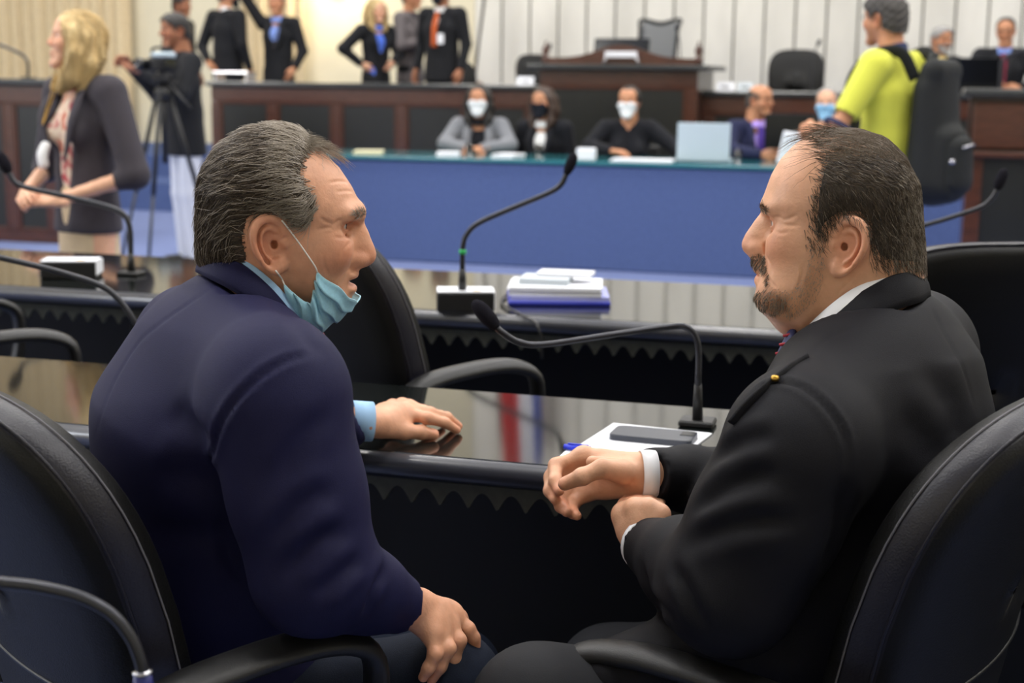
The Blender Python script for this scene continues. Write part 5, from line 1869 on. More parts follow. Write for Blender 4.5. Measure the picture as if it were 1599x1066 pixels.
MB().tube([A(0, 0, .0045), d * .32 + A(0, 0, .0045)], [.0045, .0055], 10).build('cap', M['pen_blue'], t, True)
MB().tube([d * .32 + A(0, 0, .0045), d * .95 + A(0, 0, .0045)], .0038, 8).build('barrel', M['pen_clear'], t, True)
MB().tube([d * .95 + A(0, 0, .0045), d + A(0, 0, .0045)], .0040, 8).build('end_plug', M['pen_blue'], t, True)
MB().box(d * .17 + A(0, 0, .0105), (.035, .003, .002), 0, np.array(Matrix.Rotation(math.atan2(d[1], d[0]), 3, 'Z'))).build('clip', M['pen_blue'], t)

# document stack on the second desk
c = at(868, 468, z=.75)
def sheaf(name, label, m, dx, dy, z0, sx_, sy_, sz_, rot, cat='paper', group=None, n=1):
    t = thing(name, label, cat, c + RU * dx + RV * dy + A(0, 0, z0), RZ + rot, group)
    if n == 1:
        MB().box((0, 0, sz_ / 2), (sx_, sy_, sz_), min(.002, sz_ / 3)).build('cover' if cat == 'folder' else 'pages', m, t)
    else:
        rg = random.Random(5)
        for i in range(n):
            MB().box((rg.uniform(-.003, .003), rg.uniform(-.004, .004), sz_ * (i + .5) / n), (sx_, sy_, sz_ / n * .86)).build('pages', m, t)
    return t
sheaf('folder', 'blue folder at the bottom of the document stack', M['folder_blue'], .005, .0, .001, .275, .215, .010, .30, 'folder')
sheaf('paper_bundle', 'lilac sheets between the blue folder and the white documents', M['lilac'], .008, .002, .0112, .265, .20, .012, .27, n=3)
sheaf('paper_bundle', 'thick bundle of white documents in the stack on the second desk', M['paper'], -.002, .004, .0234, .250, .20, .024, .22, n=5)
sheaf('booklet', 'grey bound booklet lying on the left of the white documents', M['paper_grey'], -.030, .000, .0476, .135, .115, .016, .10, 'booklet', n=3)
sheaf('notepad', 'small white notepad topmost on the document stack', M['paper'], .015, .040, .0638, .150, .085, .010, .06, 'notepad', n=2)
pts = [at(800, 452, z=.757), at(783, 472, z=.756), at(812, 490, z=.755), at(836, 503, z=.7535), at(840, 511, z=.745), at(845, 530, Y=at(840, 511, z=.745)[1] - .004), at(846, 560, Y=at(840, 511, z=.745)[1] - .002)]
tag(MB().tube(spline(pts, 6), .0035, 8).build('cable', M['plastic_black'], None, True), 'black cable running beside the document stack over the desk edge', 'cable')

# ---------------------------------------------------------------- things on the long blue table and the dais
def on_table(px, py, v, z):
    p = at(px, py, v=v)
    return A(p[0], p[1], z)


def pad(px0, px1, v, z, d, h, name, label, cat, m, rot=0.0, group=None):
    a, b = at(px0, 240, v=v), at(px1, 240, v=v)
    W = np.linalg.norm((b - a)[:2])
    t = thing(name, label, cat, A(*((a + b) / 2)[:2], z), RZ + rot, group)
    for k in range(3):
        MB().box((.004 * (k - 1), .003 * (k % 2), h * (k + .5) / 3), (W, d, h / 3 * .9)).build('sheet', m, t)
    return t


ZT2 = TAB_Y + .0005
pad(555, 597, 10.15, ZT2, .2, .02, 'papers', 'cream papers on the blue table just right of the masked man\'s hair', 'papers', mat('cream', rgb(232, 226, 190), .8), .3)
pad(684, 716, 10.05, ZT2, .2, .03, 'papers', 'white papers at the elbow of the woman in the grey cardigan', 'papers', M['paper'], .4)
pad(776, 812, 10.05, ZT2, .2, .028, 'papers', 'white papers between the grey cardigan woman and the black masked woman', 'papers', M['paper'], -.2)
pad(957, 1052, 10.0, ZT2, .22, .016, 'papers', 'flat white sheets before the woman in the black V-neck top', 'papers', M['paper'], .05)
a, b = on_table(902, 250, 10.0, ZT2), on_table(929, 250, 10.0, ZT2)
t = thing('tissue_box', 'small white box on the blue table between the two dark haired women', 'box', (a + b) / 2, RZ)
W = np.linalg.norm(b - a)
MB().box((0, 0, .042), (W, .09, .084), .006).build('carton', M['paper'], t)
MB().box((0, 0, .085), (W * .6, .03, .003)).build('opening', M['paper_grey'], t)


def glass(px, v, label):
    p = on_table(px, 245, v, ZT2)
    t = thing('water_glass', label, 'glass', p, 0, 'water glasses on the blue table')
    MB().lathe((0, 0, 0), [(.026, 0), (.032, .10), (.030, .10), (.025, .008), (.0005, .008)], 20).build('tumbler', M['glass'], t, True)
    MB().lathe((0, 0, .0085), [(.0245, 0), (.0285, .062), (.0005, .062)], 20).build('water', M['glass'], t, True)


glass(733, 10.0, 'water glass before the clasped hands of the grey cardigan woman')
glass(840, 10.0, 'water glass before the white blouse of the black masked woman')
glass(1152, 10.0, 'water glass right of the silver laptop')
# laptop with its lid towards us
a, b = on_table(1057, 255, 10.1, ZT2), on_table(1139, 255, 10.1, ZT2)
t = thing('laptop', 'silver laptop with its lid turned to the camera on the blue table', 'laptop', (a + b) / 2, RZ + .03)
W = np.linalg.norm(b - a)
MB().box((0, .13, .009), (W, .25, .018), .004).build('keyboard_base', M['laptop_silver'], t)
MB().box((0, -.012, .142), (W, .012, .265), .004, np.array(Matrix.Rotation(-.05, 3, 'X'))).build('lid', M['laptop_silver'], t)
# white framed tablet leaning at the right end
a = on_table(1228, 255, 10.05, ZT2)
t = thing('tablet', 'white framed tablet standing tilted on the blue table above the balding head', 'tablet', a, RZ - .5)
Rt = np.array(Matrix.Rotation(.10, 3, 'Y') @ Matrix.Rotation(-.2, 3, 'X'))
MB().box(Rt @ A(0, 0, .115), (.17, .010, .225), .004, Rt).build('frame', M['paper'], t)
MB().box(Rt @ A(0, -.0055, .115), (.145, .002, .19), 0, Rt).build('screen', M['paper_grey'], t)
MB().box((.02, .06, .05), (.05, .10, .01), .002, np.array(Matrix.Rotation(.8, 3, 'X'))).build('stand', M['paper'], t)
# dark monitor and laptop behind the man in the purple shirt
a = on_table(1232, 240, 10.50, ZT2)
t = thing('monitor', 'black flat monitor beside the man in the purple shirt', 'monitor', a, RZ)
MB().box((0, 0, .215), (.36, .03, .25), .008).build('screen', M['screen_dark'], t)
MB().box((0, .02, .07), (.05, .03, .14), .006).build('neck', M['plastic_black'], t)
MB().box((0, .02, .008), (.20, .14, .016), .006).build('foot', M['plastic_black'], t)
# rostrum monitor and papers
zr = 1.4705
a = at(970, 90, v=12.65)
t = thing('monitor', 'tilted black monitor on top of the rostrum before the mesh chair', 'monitor', A(a[0], a[1], zr), RZ)
Rm = np.array(Matrix.Rotation(-.30, 3, 'X'))
hm = at(970, 68, v=12.65)[2] - zr
MB().box((0, 0, hm * .62), (.50, .03, .24), .008, Rm).build('screen', M['screen_dark'], t)
MB().box((0, .03, hm * .28), (.06, .03, hm * .5), .006).build('neck', M['plastic_black'], t)
MB().box((0, .03, .008), (.22, .16, .016), .006).build('foot', M['plastic_black'], t)
a = at(970, 98, v=12.26)
t = thing('document_tray', 'white paper tray below the monitor on the rostrum', 'tray', A(a[0], a[1], zr), RZ)
MB().box((0, -.02, .085), (.28, .02, .05), .004).build('tray', M['paper'], t)
for x in (-.12, .12):
    MB().tube([(x, 0, .09), (x * 1.2, 0, .03), (x * 1.3, 0, 0)], .014, 8).build('bracket', M['chrome'], t, True)
for px0, px1, v, z, lb in ((808, 834, 12.62, 1.285, 'white name plate on the left dais beside the rostrum'), (1119, 1147, 12.62, 1.255, 'white name plate on the right dais beside the rostrum'), (1152, 1176, 12.66, 1.255, 'small grey name plate second to the right of the rostrum')):
    a, b = at(px0, 130, v=v), at(px1, 130, v=v)
    W = np.linalg.norm((b - a)[:2])
    t = thing('name_plate', lb, 'name plate', A(*((a + b) / 2)[:2], z), RZ, 'name plates on the dais')
    MB().prism([(-.035, 0), (.035, 0), (0, .075)], (-W / 2, W / 2), 0).build('card', M['paper'] if 'white' in lb else M['paper_grey'], t)
    MB().box((0, -.0215, .034), (W * .5, .002, .014), 0, np.array(Matrix.Rotation(-.44, 3, 'X'))).build('printed_line', M['plastic_black'], t)
a, b = at(1493, 130, v=12.85), at(1566, 130, v=12.85)
t = thing('laptop', 'black laptop open before the man with glasses at the upper right', 'laptop', A(*((a + b) / 2)[:2], 1.2555), RZ)
W = np.linalg.norm((b - a)[:2])
MB().box((0, .14, .009), (W, .25, .018), .004).build('keyboard_base', M['plastic_black'], t)
MB().box((0, -.02, .155), (W, .012, .29), .004, np.array(Matrix.Rotation(.12, 3, 'X'))).build('lid', M['screen_dark'], t)
a, b = at(342, 118, v=13.0), at(392, 112, v=13.0)
t = thing('desk_riser', 'small grey metal stand on the left end of the dais', 'stand', A(*((a + b) / 2)[:2], 1.285), RZ)
MB().box((0, 0, .085), (.38, .22, .016), .004).build('shelf', M['chrome'], t)
for x in (-.17, .17):
    MB().box((x, 0, .04), (.015, .2, .08)).build('side', M['chrome'], t)

# ------------------------------------------------------------------ the people in the room
GV, GQ = head_mesh(dict(GENERIC, lo=(-.13, -.105, -.155)), .0042)
GT = head_tint(GV, GENERIC)
GEN_F = dict(GENERIC, lo=(-.13, -.105, -.155), nose=[(.091, .026, .0065), (.099, .008, .007), (.1075, -.010, .0088)], ala=(.098, -.016, .0085), brow=(.086, .041), brow_col=(.75, .70, .66), chin_r=.014, cheek=(.062, -.008))
FV, FQ = head_mesh(GEN_F, .0042)
FT = head_tint(FV, GEN_F)
HG = dict(wrist=A(0, 0, 0), mcp=[A(.090, .030, .004), A(.094, .009, .006), A(.090, -.012, .004), A(.082, -.031, 0)],
          pip=[A(.128, .034, -.006), A(.136, .010, -.006), A(.130, -.014, -.008), A(.112, -.036, -.010)],
          dip=[A(.148, .034, -.022), A(.157, .010, -.024), A(.150, -.015, -.026), A(.128, -.037, -.026)],
          tip=[A(.160, .033, -.040), A(.168, .010, -.043), A(.160, -.015, -.045), A(.137, -.037, -.043)],
          thumb=[A(.022, .026, -.010), A(.058, .050, -.018), A(.088, .056, -.026), A(.110, .052, -.034)], thumb_n=A(0, 1, .4))
HV, HQ, HT = hand_sdf(HG, h=.0042, dorsal=A(0, 0, 1), arm=A(-.05, 0, 0))


HEADS = dict(m=(GV, GQ, GT))


def skin_mat(name, col):
    return mat(name, col, .5, .35, var=.06, vscale=30, attr='tint', sss=.08)


SK = dict(light=skin_mat('skin_light', rgb(222, 172, 142)), tan=skin_mat('skin_tan', rgb(194, 138, 104)), brown=skin_mat('skin_brown', rgb(158, 106, 78)))
for nm, c in dict(charcoal=(64, 60, 66), black_cloth=(26, 27, 31), grey_suit=(108, 102, 104), cardigan=(126, 128, 134), navy_cloth=(36, 40, 70), black_top=(20, 21, 27), white_cloth=(226, 226, 226),
                  blue_shirt=(124, 150, 216), bright_blue=(84, 118, 222), purple_shirt=(178, 152, 230), purple_tie=(74, 52, 138), orange_tie=(190, 92, 48), white_trousers=(206, 210, 222),
                  yellow_polo=(212, 214, 84), polo_navy=(38, 48, 84), yellow_tie=(206, 170, 76), pale_yellow=(226, 206, 140), skirt_beige=(206, 184, 150), red_tie=(120, 40, 60)).items():
    M[nm] = mat(nm, rgb(*c), .8, .2, bump=.2, bscale=500, sheen=.05)
M['blonde'] = mat('blonde', rgb(214, 188, 136), .5, .4, var=.22, vscale=22, stretch=(1, 1, .25), bump=.8, bscale=160)
M['blonde_dark'] = mat('blonde_dark', rgb(150, 122, 78), .5, .4)
M['hair_black'] = mat('hair_black', rgb(28, 24, 22), .4, .5, bump=.8, bscale=160)
M['hair_brown'] = mat('hair_brown', rgb(56, 38, 28), .45, .5, bump=.8, bscale=160)
M['hair_salt'] = mat('hair_salt', rgb(70, 67, 64), .6, .3, bump=.9, bscale=220, var=.3, vscale=90)
M['hair_silver'] = mat('hair_silver', rgb(156, 154, 152), .6, .3, bump=.9, bscale=220, var=.2, vscale=90)
M['mask_white'] = mat('mask_white', rgb(236, 238, 240), .85, .2)
M['mask_black'] = mat('mask_black', rgb(28, 30, 38), .85, .2)
M['mask_sky'] = mat('mask_sky', rgb(150, 200, 236), .85, .2)
M['backpack'] = mat('backpack', rgb(30, 32, 33), .75, .3, bump=.4, bscale=300)
M['strap_grey'] = mat('strap_grey', rgb(64, 66, 66), .7, .3)
# floral blouse
m = mat('floral', rgb(226, 206, 182), .8, .2, var=.1, vscale=20)
nt = m.node_tree
vo = nt.nodes.new('ShaderNodeTexNoise'); vo.inputs['Scale'].default_value = 17; vo.inputs['Detail'].default_value = 1
rp = nt.nodes.new('ShaderNodeValToRGB'); cr = rp.color_ramp
cr.elements[0].position = .36; cr.elements[0].color = rgb(186, 74, 84)
cr.elements[1].position = .46; cr.elements[1].color = rgb(232, 214, 194)
e = cr.elements.new(.58); e.color = rgb(226, 200, 178)
e = cr.elements.new(.66); e.color = rgb(206, 130, 110)
tc = nt.nodes.new('ShaderNodeTexCoord')
nt.links.new(tc.outputs['Object'], vo.inputs['Vector']); nt.links.new(vo.outputs['Fac'], rp.inputs['Fac'])
nt.links.new(rp.outputs['Color'], nt.nodes['Principled BSDF'].inputs['Base Color'])
M['floral'] = m

HAIR_SHORT = [(.086, .078), (.070, .058), (.052, .050), (.036, .030), (.030, .000), (.016, .006), (.012, .036), (-.016, .038), (-.030, .02), (-.034, -.03), (-.08, -.055), (-.16, -.05), (-.14, .17), (.09, .17)]
HAIR_BALD = [(.040, .052), (.034, .030), (.026, -.004), (.014, .006), (.012, .034), (-.016, .038), (-.030, .02), (-.034, -.03), (-.08, -.055), (-.16, -.05), (-.14, .085), (-.05, .085)]
HAIR_RECEDE = [(.064, .100), (.046, .075), (.040, .050), (.034, .030), (.026, -.004), (.014, .006), (.012, .034), (-.016, .038), (-.030, .02), (-.034, -.03), (-.08, -.055), (-.16, -.05), (-.14, .17), (.04, .17)]
MASK_AREA = [(.14, .004), (.085, .006), (.060, -.018), (.034, -.045), (.040, -.092), (.07, -.125), (.14, -.12)]
BEARD_AREA = [(.13, -.030), (.085, -.034), (.060, -.045), (.030, -.030), (.020, -.045), (.035, -.095), (.07, -.13), (.14, -.12)]


def figure(label, pos, az, H=1.72, floor=0.0, seated=False, skin='tan', jacket='black_cloth', shirt=None, tie=None, trousers='black_cloth', shoes='shoe_black', pose=None, yaw=0.0,
           pitch=0.0, hair='short', hmat='hair_black', fmask=None, glasses=False, beard=None, bulk=1.0, group=None, hscale=1.0, sleeve=1.0, skirt=None, jlen=.14, vneck=True, seat_z=.50,
           lean=0.0, h=.013, open_w=.05, deep_v=False, bust=0.0, vskin=False):
    k = H / 1.72
    GV, GQ, GT = (FV, FQ, FT) if hair in ('long', 'tied') else HEADS['m']
    fr = Frame((pos[0], pos[1], floor), az)
    J = {}
    z0 = 0 if not seated else seat_z - .90 * k
    for n_, (x, y, z) in dict(hip=(0, .085, .90), shoulder=(-.01, .18, 1.395), elbow=(-.03, .235, 1.12), wrist=(.06, .235, .88)).items():
        for sd, sg in (('L', 1), ('R', -1)):
            J[n_ + sd] = A(x * k, sg * y * k * (bulk if n_ != 'hip' else 1), z * k + z0)
    J['pelvis'], J['waist'], J['chest'], J['neck'], J['head'] = (A(x, 0, z * k + z0) for x, z in ((0, .92), (0, 1.06), (.005, 1.27), (0, 1.45), (.025, 1.600)))
    for q in ('waist', 'chest', 'neck', 'head', 'shoulderL', 'shoulderR', 'elbowL', 'elbowR', 'wristL', 'wristR'):
        J[q] = J[q] + A(lean * max(0, J[q][2] - J['pelvis'][2]), 0, 0)
    for sd, sg in (('L', 1), ('R', -1)):
        if seated:
            J['knee' + sd] = A(.43 * k, sg * .11, seat_z + .02)
            J['ankle' + sd] = A(.40 * k, sg * .11, .09)
        else:
            J['knee' + sd] = A(.02, sg * .095, .50 * k)
            J['ankle' + sd] = A(-.01, sg * .10, .09)
    for q, v in (pose or {}).items():
        if q in J:
            J[q] = A(*v)
    hf = Frame(fr.w(J['head']), az + yaw, pitch)
    hs = hscale * (.5 + .5 * k) * .97
    hv = hf.w(GV * hs)
    # body under the clothes, with head and hands
    allp = np.array([v for v in J.values()])
    b = SDF(allp.min(0) - .16, allp.max(0) + .16, .017)
    b.cap(J['pelvis'], J['waist'], .135 * k, .128 * k, k=.03, side=(0, 1, 0), fa=.6).cap(J['waist'], J['chest'], .128 * k, .142 * k, k=.03, side=(0, 1, 0), fa=.6, fb=.56)
    b.cap(J['chest'], J['neck'], .130 * k, .052, k=.03, side=(0, 1, 0), fa=.58, fb=.9).cap(J['neck'], J['head'], .050, .045, k=.02).cap(J['shoulderL'], J['shoulderR'], .045, .045, k=.05)
    for sd in 'LR':
        b.path([J['shoulder' + sd], J['elbow' + sd], J['wrist' + sd]], [.044, .036, .026], k=.02)
        b.path([J['hip' + sd], J['knee' + sd], J['ankle' + sd]], [.07, .05, .036], k=.03)
    bv, bq = b.mesh(1)
    parts, tints = [(hv, GQ), (fr.w(bv), bq)], [GT, np.ones((len(bv), 4))]
    for sd, sg in (('L', -1), ('R', 1)):
        w_, e_ = J['wrist' + sd], J['elbow' + sd]
        hd = (pose or {}).get('hand' + sd)
        d = unit(A(*hd[0])) if hd else unit(w_ - e_)
        up = A(*hd[1]) if hd else A(0, -sg * 1.0, .2)
        up = unit(up - d * (up @ d))
        R = np.stack([d, np.cross(up, d), up], 1)
        V = (HV * A(1, sg, 1)) * (.93 * k)
        parts.append((fr.w(V @ R.T + w_), HQ if sg > 0 else HQ[:, ::-1]))
        tints.append(HT)
    V, Q = join(*parts)
    body = raw('person', V, Q, SK[skin], None, True, attrs={'tint': np.concatenate(tints)})
    tag(body, label, 'person', group)
    eyes(Frame(hf.o, az + yaw, pitch), dict(eye=(GENERIC['eye'][0] * hs, GENERIC['eye'][1] * hs)), body)
    side = A(0, 1, 0)

    def garment(name, m, jac=True, grow=0.0, arms=True, lo=None, cut=False):
        s = SDF(allp.min(0) - .22, allp.max(0) + .20, h)
        bt = J['pelvis'] + A(0, 0, -jlen if not seated else -.06)
        g = grow
        B = bulk
        s.cap(bt, J['waist'], .180 * max(1, B * .97) * k + g, .152 * B * k + g, k=.03, side=side, fa=.72)
        s.cap(J['waist'], J['chest'], .152 * B * k + g, .172 * B * k + g, k=.03, side=side, fa=.72, fb=.64)
        s.cap(J['chest'], J['neck'] + A(-.012, 0, -.03), .160 * B * k + g, .068 + g, k=.03, side=side, fa=.66, fb=.85)
        s.cap(J['shoulderL'] + A(0, -.02, 0), J['shoulderR'] + A(0, .02, 0), .062 + g, .062 + g, k=.05)
        for sg, sd in ((1, 'L'), (-1, 'R')):
            s.cap(J['neck'] + A(-.01, 0, -.02), J['shoulder' + sd] + A(0, 0, .010), .048 + g, .050 + g, k=.03)
            if arms:
                s.cap(J['shoulder' + sd], J['elbow' + sd], .068 * B + g, .056 + g, k=.025)
                if sleeve > .5:
                    e2 = J['elbow' + sd] + (J['wrist' + sd] - J['elbow' + sd]) * (2 * sleeve - 1)
                    s.cap(J['elbow' + sd], e2, .055 + g, .041 + g, k=.02)
        if bust:
            for sg in (-1, 1):
                s.ell(J['chest'] + A(.085 * B, sg * .072, -.045 * k), A(.062, .066, .066) * (bust) + g, k=.04)
        if not arms:
            pass
        elif sleeve <= .5:
            for sd in 'LR':
                ax_ = unit(J['elbow' + sd] - J['shoulder' + sd])
                c = J['shoulder' + sd] + (J['elbow' + sd] - J['shoulder' + sd]) * (2 * sleeve)
                s.cap(c + ax_ * .09, c + ax_ * .3, .09, .09, k=.004, op='s')
                s.cap(c, c + ax_ * .3, .038, .04, k=.004, op='s')
        else:
            for sd in 'LR':
                ax_ = unit(J['wrist' + sd] - J['elbow' + sd])
                c = J['elbow' + sd] + (J['wrist' + sd] - J['elbow' + sd]) * (2 * sleeve - 1)
                s.cap(c + ax_ * .05, c + ax_ * .12, .055, .055, k=.004, op='s')
        s.plane(bt + A(0, 0, -.02), (0, 0, -1))
        if cut:      # open front
            ck = J['neck'] + A(.10, 0, .04)
            wz = J['waist'] + A(.18 * B, 0, -.02 if not deep_v else -.20)
            s.cap(ck, J['chest'] + A(.155 * B, 0, -.02), open_w * 1.05, open_w * .9, k=.006, op='s')
            s.cap(J['chest'] + A(.155 * B, 0, -.02), wz, open_w * .9, open_w * (.25 if not deep_v else .75), k=.006, op='s')
        s.cap(J['neck'] + A(.005, 0, .0), J['head'], .056, .05, k=.004, op='s')
        v, q = s.mesh(1)
        return raw(name, fr.w(v), q, M[m], body, True)
    if shirt:
        garment('shirt', shirt, grow=-.014, arms=False)
        # collar
        nk = J['neck'] + A(.0, 0, .0)
        th = np.linspace(0, 2 * pi, 25)[:-1]
        rows = []
        for r, z in ((.062, -.025), (.059, .0), (.057, .028), (.066, .012), (.070, -.022)):
            rows.append(np.stack([nk[0] + r * 1.05 * np.cos(th) + .012 * (1 + np.cos(th)) * .5, r * np.sin(th), nk[2] + z - .018 * np.cos(th)], 1))
        mb = MB().grid(np.stack(rows, 1), closed_u=True)
        raw('collar', fr.w(np.concatenate(mb.v)), mb.f, M[shirt], body, True)
    if jacket:
        garment('jacket' if shirt else 'top', jacket, cut=bool((shirt and vneck) or vskin))
        if shirt and vneck:
            for sg in (-1, 1):
                pts = [J['neck'] + A(-.045, sg * .055, .012), J['neck'] + A(.035, sg * .066, -.02), J['chest'] + A(.118 * bulk, sg * open_w * 1.05, .03), J['waist'] + A(.128 * bulk, sg * open_w * .4, .04)]
                raw_t = MB().tube(spline(pts, 5), np.interp(np.linspace(0, 1, 16), [0, .4, .75, 1], [.016, .024, .026, .008]), 8, flat=.35, up=(1, 0, .3))
                raw('lapel', fr.w(np.concatenate(raw_t.v)), raw_t.f, M[jacket], body, True)
    if tie:
        p = [J['neck'] + A(.072, 0, -.02), J['neck'] + A(.092, 0, -.06), J['chest'] + A(.118 * bulk, 0, .0), J['waist'] + A(.128 * bulk, 0, .03)]
        tb = MB().tube(spline(p, 4), np.interp(np.linspace(0, 1, 13), [0, .2, .3, 1], [.024, .020, .024, .040]), 8, flat=.28, up=(1, 0, 0))
        raw('necktie', fr.w(np.concatenate(tb.v)), tb.f, M[tie], body, True)
    # legs
    s = SDF(allp.min(0) - .16, allp.max(0) + .14, h)
    if skirt:
        s.cap(J['pelvis'] + A(0, 0, .02), A(0, 0, .48 * k), .150 * k, .155 * k, k=.03, side=side, fa=.78)
        s.plane((0, 0, .47 * k), (0, 0, -1))
        v, q = s.mesh(1)
        raw('skirt', fr.w(v), q, M[skirt], body, True)
    else:
        s.cap(J['hipL'] * A(1, .8, 1), J['hipR'] * A(1, .8, 1), .092 * k, .092 * k, k=.03)
        for sd in 'LR':
            s.path([J['hip' + sd], J['knee' + sd], J['ankle' + sd] + A(0, 0, -.02)], [.088 * k, .066 * k, .056 * k], k=.02)
        v, q = s.mesh(1)
        raw('trousers', fr.w(v), q, M[trousers], body, True)
    for sd in 'LR':
        a = J['ankle' + sd]
        s = SDF(a + A(-.10, -.09, -.10), a + A(.24, .09, .07), .010)
        s.cap(a + A(0, 0, -.03), a + A(0, 0, .0), .042, .042).cap(a + A(0, 0, -.055), a + A(.14, 0, -.06), .036, .036, k=.03)
        s.plane((0, 0, .003), (0, 0, -1))
        v, q = s.mesh(1)
        raw('shoe', fr.w(v), q, M[shoes], body, True)
    # hair
    x, z = GV[:, 0], GV[:, 2]
    earz = (np.sqrt(((x - GENERIC['ear'][0]) / .026) ** 2 + (z / .034) ** 2) < 1) & (np.abs(GV[:, 1]) > .066)
    ht = None
    if hair in ('short', 'bald', 'recede'):
        poly = dict(short=HAIR_SHORT, bald=HAIR_BALD, recede=HAIR_RECEDE)[hair]
        mk = np.clip(.5 - in_poly(x, z, poly) / .008, 0, 1)
        mk[earz] = 0
        tk = dict(short=.015, bald=.007, recede=.009)[hair]
        v, q = shell(GV, GQ, mk, tk * (1 + .25 * np.sin(x * 150) * np.sin(z * 170 + GV[:, 1] * 90)))
        raw('hair', hf.w(v * hs), q, M[hmat], body, True)
    elif hair:
        s = SDF((-.19, -.15, -.30), (.15, .15, .18), .0065)
        long_ = hair == 'long'
        s.ell((-.012, 0, .052), (.112, .094, .094), k=.02)
        s.ell((-.035, 0, .0), (.092, .098, .12), k=.03)
        rg = np.random.default_rng(len(label))
        for sg in (-1, 1):
            zz = -.19 if long_ else -.13
            s.path([A(.03, sg * .080, .05), A(.012, sg * .092, -.04), A(.02, sg * .085, zz * .75), A(.045, sg * .07, zz)], [.026, .034, .036, .022], k=.02)
            s.path([A(-.03, sg * .085, .03), A(-.05, sg * .09, -.07), A(-.04, sg * .08, zz)], [.03, .038, .022], k=.02)
            for _ in range(7):
                y0 = rg.uniform(.02, .09)
                s.path([A(-.07 - .02 * rg.random(), sg * y0, .06), A(-.10, sg * (y0 + .01), -.04), A(-.07 + .05 * rg.random(), sg * (y0 + .012), zz - .02 * rg.random())], [.012, .016, .009], k=.010)
        if hair == 'tied':
            s = SDF((-.19, -.13, -.16), (.15, .13, .18), .0065)
            s.ell((-.014, 0, .050), (.108, .088, .090), k=.02).ell((-.04, 0, .0), (.075, .080, .07), k=.03).ell((-.10, 0, .02), (.04, .045, .045), k=.02)
        s.ell((.100, 0, .004), (.070, .066, .094), k=.015, op='s')
        s.ell((.060, 0, -.075), (.050, .062, .065), k=.015, op='s')
        v, q = s.mesh(1)
        ho = raw('hair', hf.w(v * hs), q, M[hmat], body, True)
        if hmat == 'blonde':
            for sd_, mm in ((1, 'blonde'), (2, 'blonde_dark')):
                (sv, sq), _ = comb_strands(v, q, np.ones(len(v)), (1500 if sd_ == 1 else 280), .11, .007, lambda p, n: A(-.5 if p[2] > .06 else .12, .15 * np.sign(p[1]), -.9 if p[2] < .09 else -.2), h0=.001, seg=6, wob=.18, rad=.0012, seed=sd_)
                tag(raw('hair_strands', hf.w(sv * hs), sq, M[mm], ho, True), kind='stuff')
    if beard:
        mk = np.clip(.5 - in_poly(x, z, BEARD_AREA) / .008, 0, 1)
        lz = (np.abs(z + .055) < .006) & (x > .08)
        mk[lz] = 0
        v, q = shell(GV, GQ, mk, .010 + .002 * np.sin(x * 200) * np.sin(z * 220))
        raw('beard', hf.w(v * hs), q, M[beard], body, True)
    if fmask:
        mk = np.clip(.5 - in_poly(x, z, MASK_AREA) / .006, 0, 1)
        nose = np.exp(-((x - .112) / .02) ** 2 - ((z + .015) / .02) ** 2)
        v, q = shell(GV, GQ, mk, .013 - .006 * nose)
        for _ in range(6):
            v = relax(v, q, .5)
        mo = raw('face_mask', hf.w(v * hs + A(.002, 0, 0)), q, M[fmask], body, True)
        for sg in (-1, 1):
            MB().tube(hf.w(spline([A(.052, sg * .068, -.02), A(.02, sg * .074, .005), A(-.004, sg * .080, .022)], 4) * hs), .0016, 5).build('ear_loop', M[fmask], mo, True)
    if glasses:
        mb = MB()
        for sg in (-1, 1):
            th = np.linspace(0, 2 * pi, 17)
            mb.tube(hf.w(np.stack([np.full(17, .104) - .012 * np.abs(np.cos(th) * .5 + .5 * sg), sg * .033 + .024 * np.cos(th), .018 + .016 * np.sin(th)], 1) * hs), .0018, 5, cap=False)
            mb.tube(hf.w(np.array([A(.092, sg * .057, .022), A(.04, sg * .078, .024), A(-.01, sg * .082, .020)]) * hs), .0016, 5)
        mb.tube(hf.w(np.array([A(.108, -.009, .02), A(.110, 0, .022), A(.108, .009, .02)]) * hs), .0016, 5)
        mb.build('glasses', M['plastic_black'], body, True)
    return body, fr, J, hf, hs


def stand(px, Y):
    p = at(px, 250, Y=Y)
    return (p[0], p[1])


R_ = math.radians
# blonde woman standing behind the second desk
body, fr, J, hf, hs = figure('blonde woman in a charcoal blazer and floral blouse standing at the left', stand(134, 5.75), R_(232), H=1.57, skin='light', jacket='charcoal', shirt='floral', hair='long', hmat='blonde',
       skirt='skirt_beige', yaw=R_(-26), pitch=R_(9), sleeve=.62, open_w=.10, deep_v=True, bulk=1.0, bust=.8, jlen=.10, vneck=True,
       pose=dict(elbowL=(-.02, .29, .96), wristL=(.21, .085, .86), elbowR=(-.0, -.27, .96), wristR=(.24, -.07, .88), handL=((.5, -.75, .05), (.5, .3, .8)), handR=((.5, .75, .0), (.5, -.3, .8))))
P = hf.w(spline([A(.05, .055, -.13), A(.075, .03, -.26), A(.088, .0, -.33), A(.075, -.03, -.26), A(.05, -.055, -.13)], 5))
nb = MB().tube(P, .0022, 6).build('necklace', M['gold'], body, True)
MB().tube(fr.w(spline([A(.150, -.04, 1.08), A(.172, -.04, 1.03), A(.172, -.03, .98)], 4)), [.022, .03, .03, .032, .032, .03, .03, .03, .02][:9], 8, flat=.5).build('blouse_bow', M['white_cloth'], body, True)
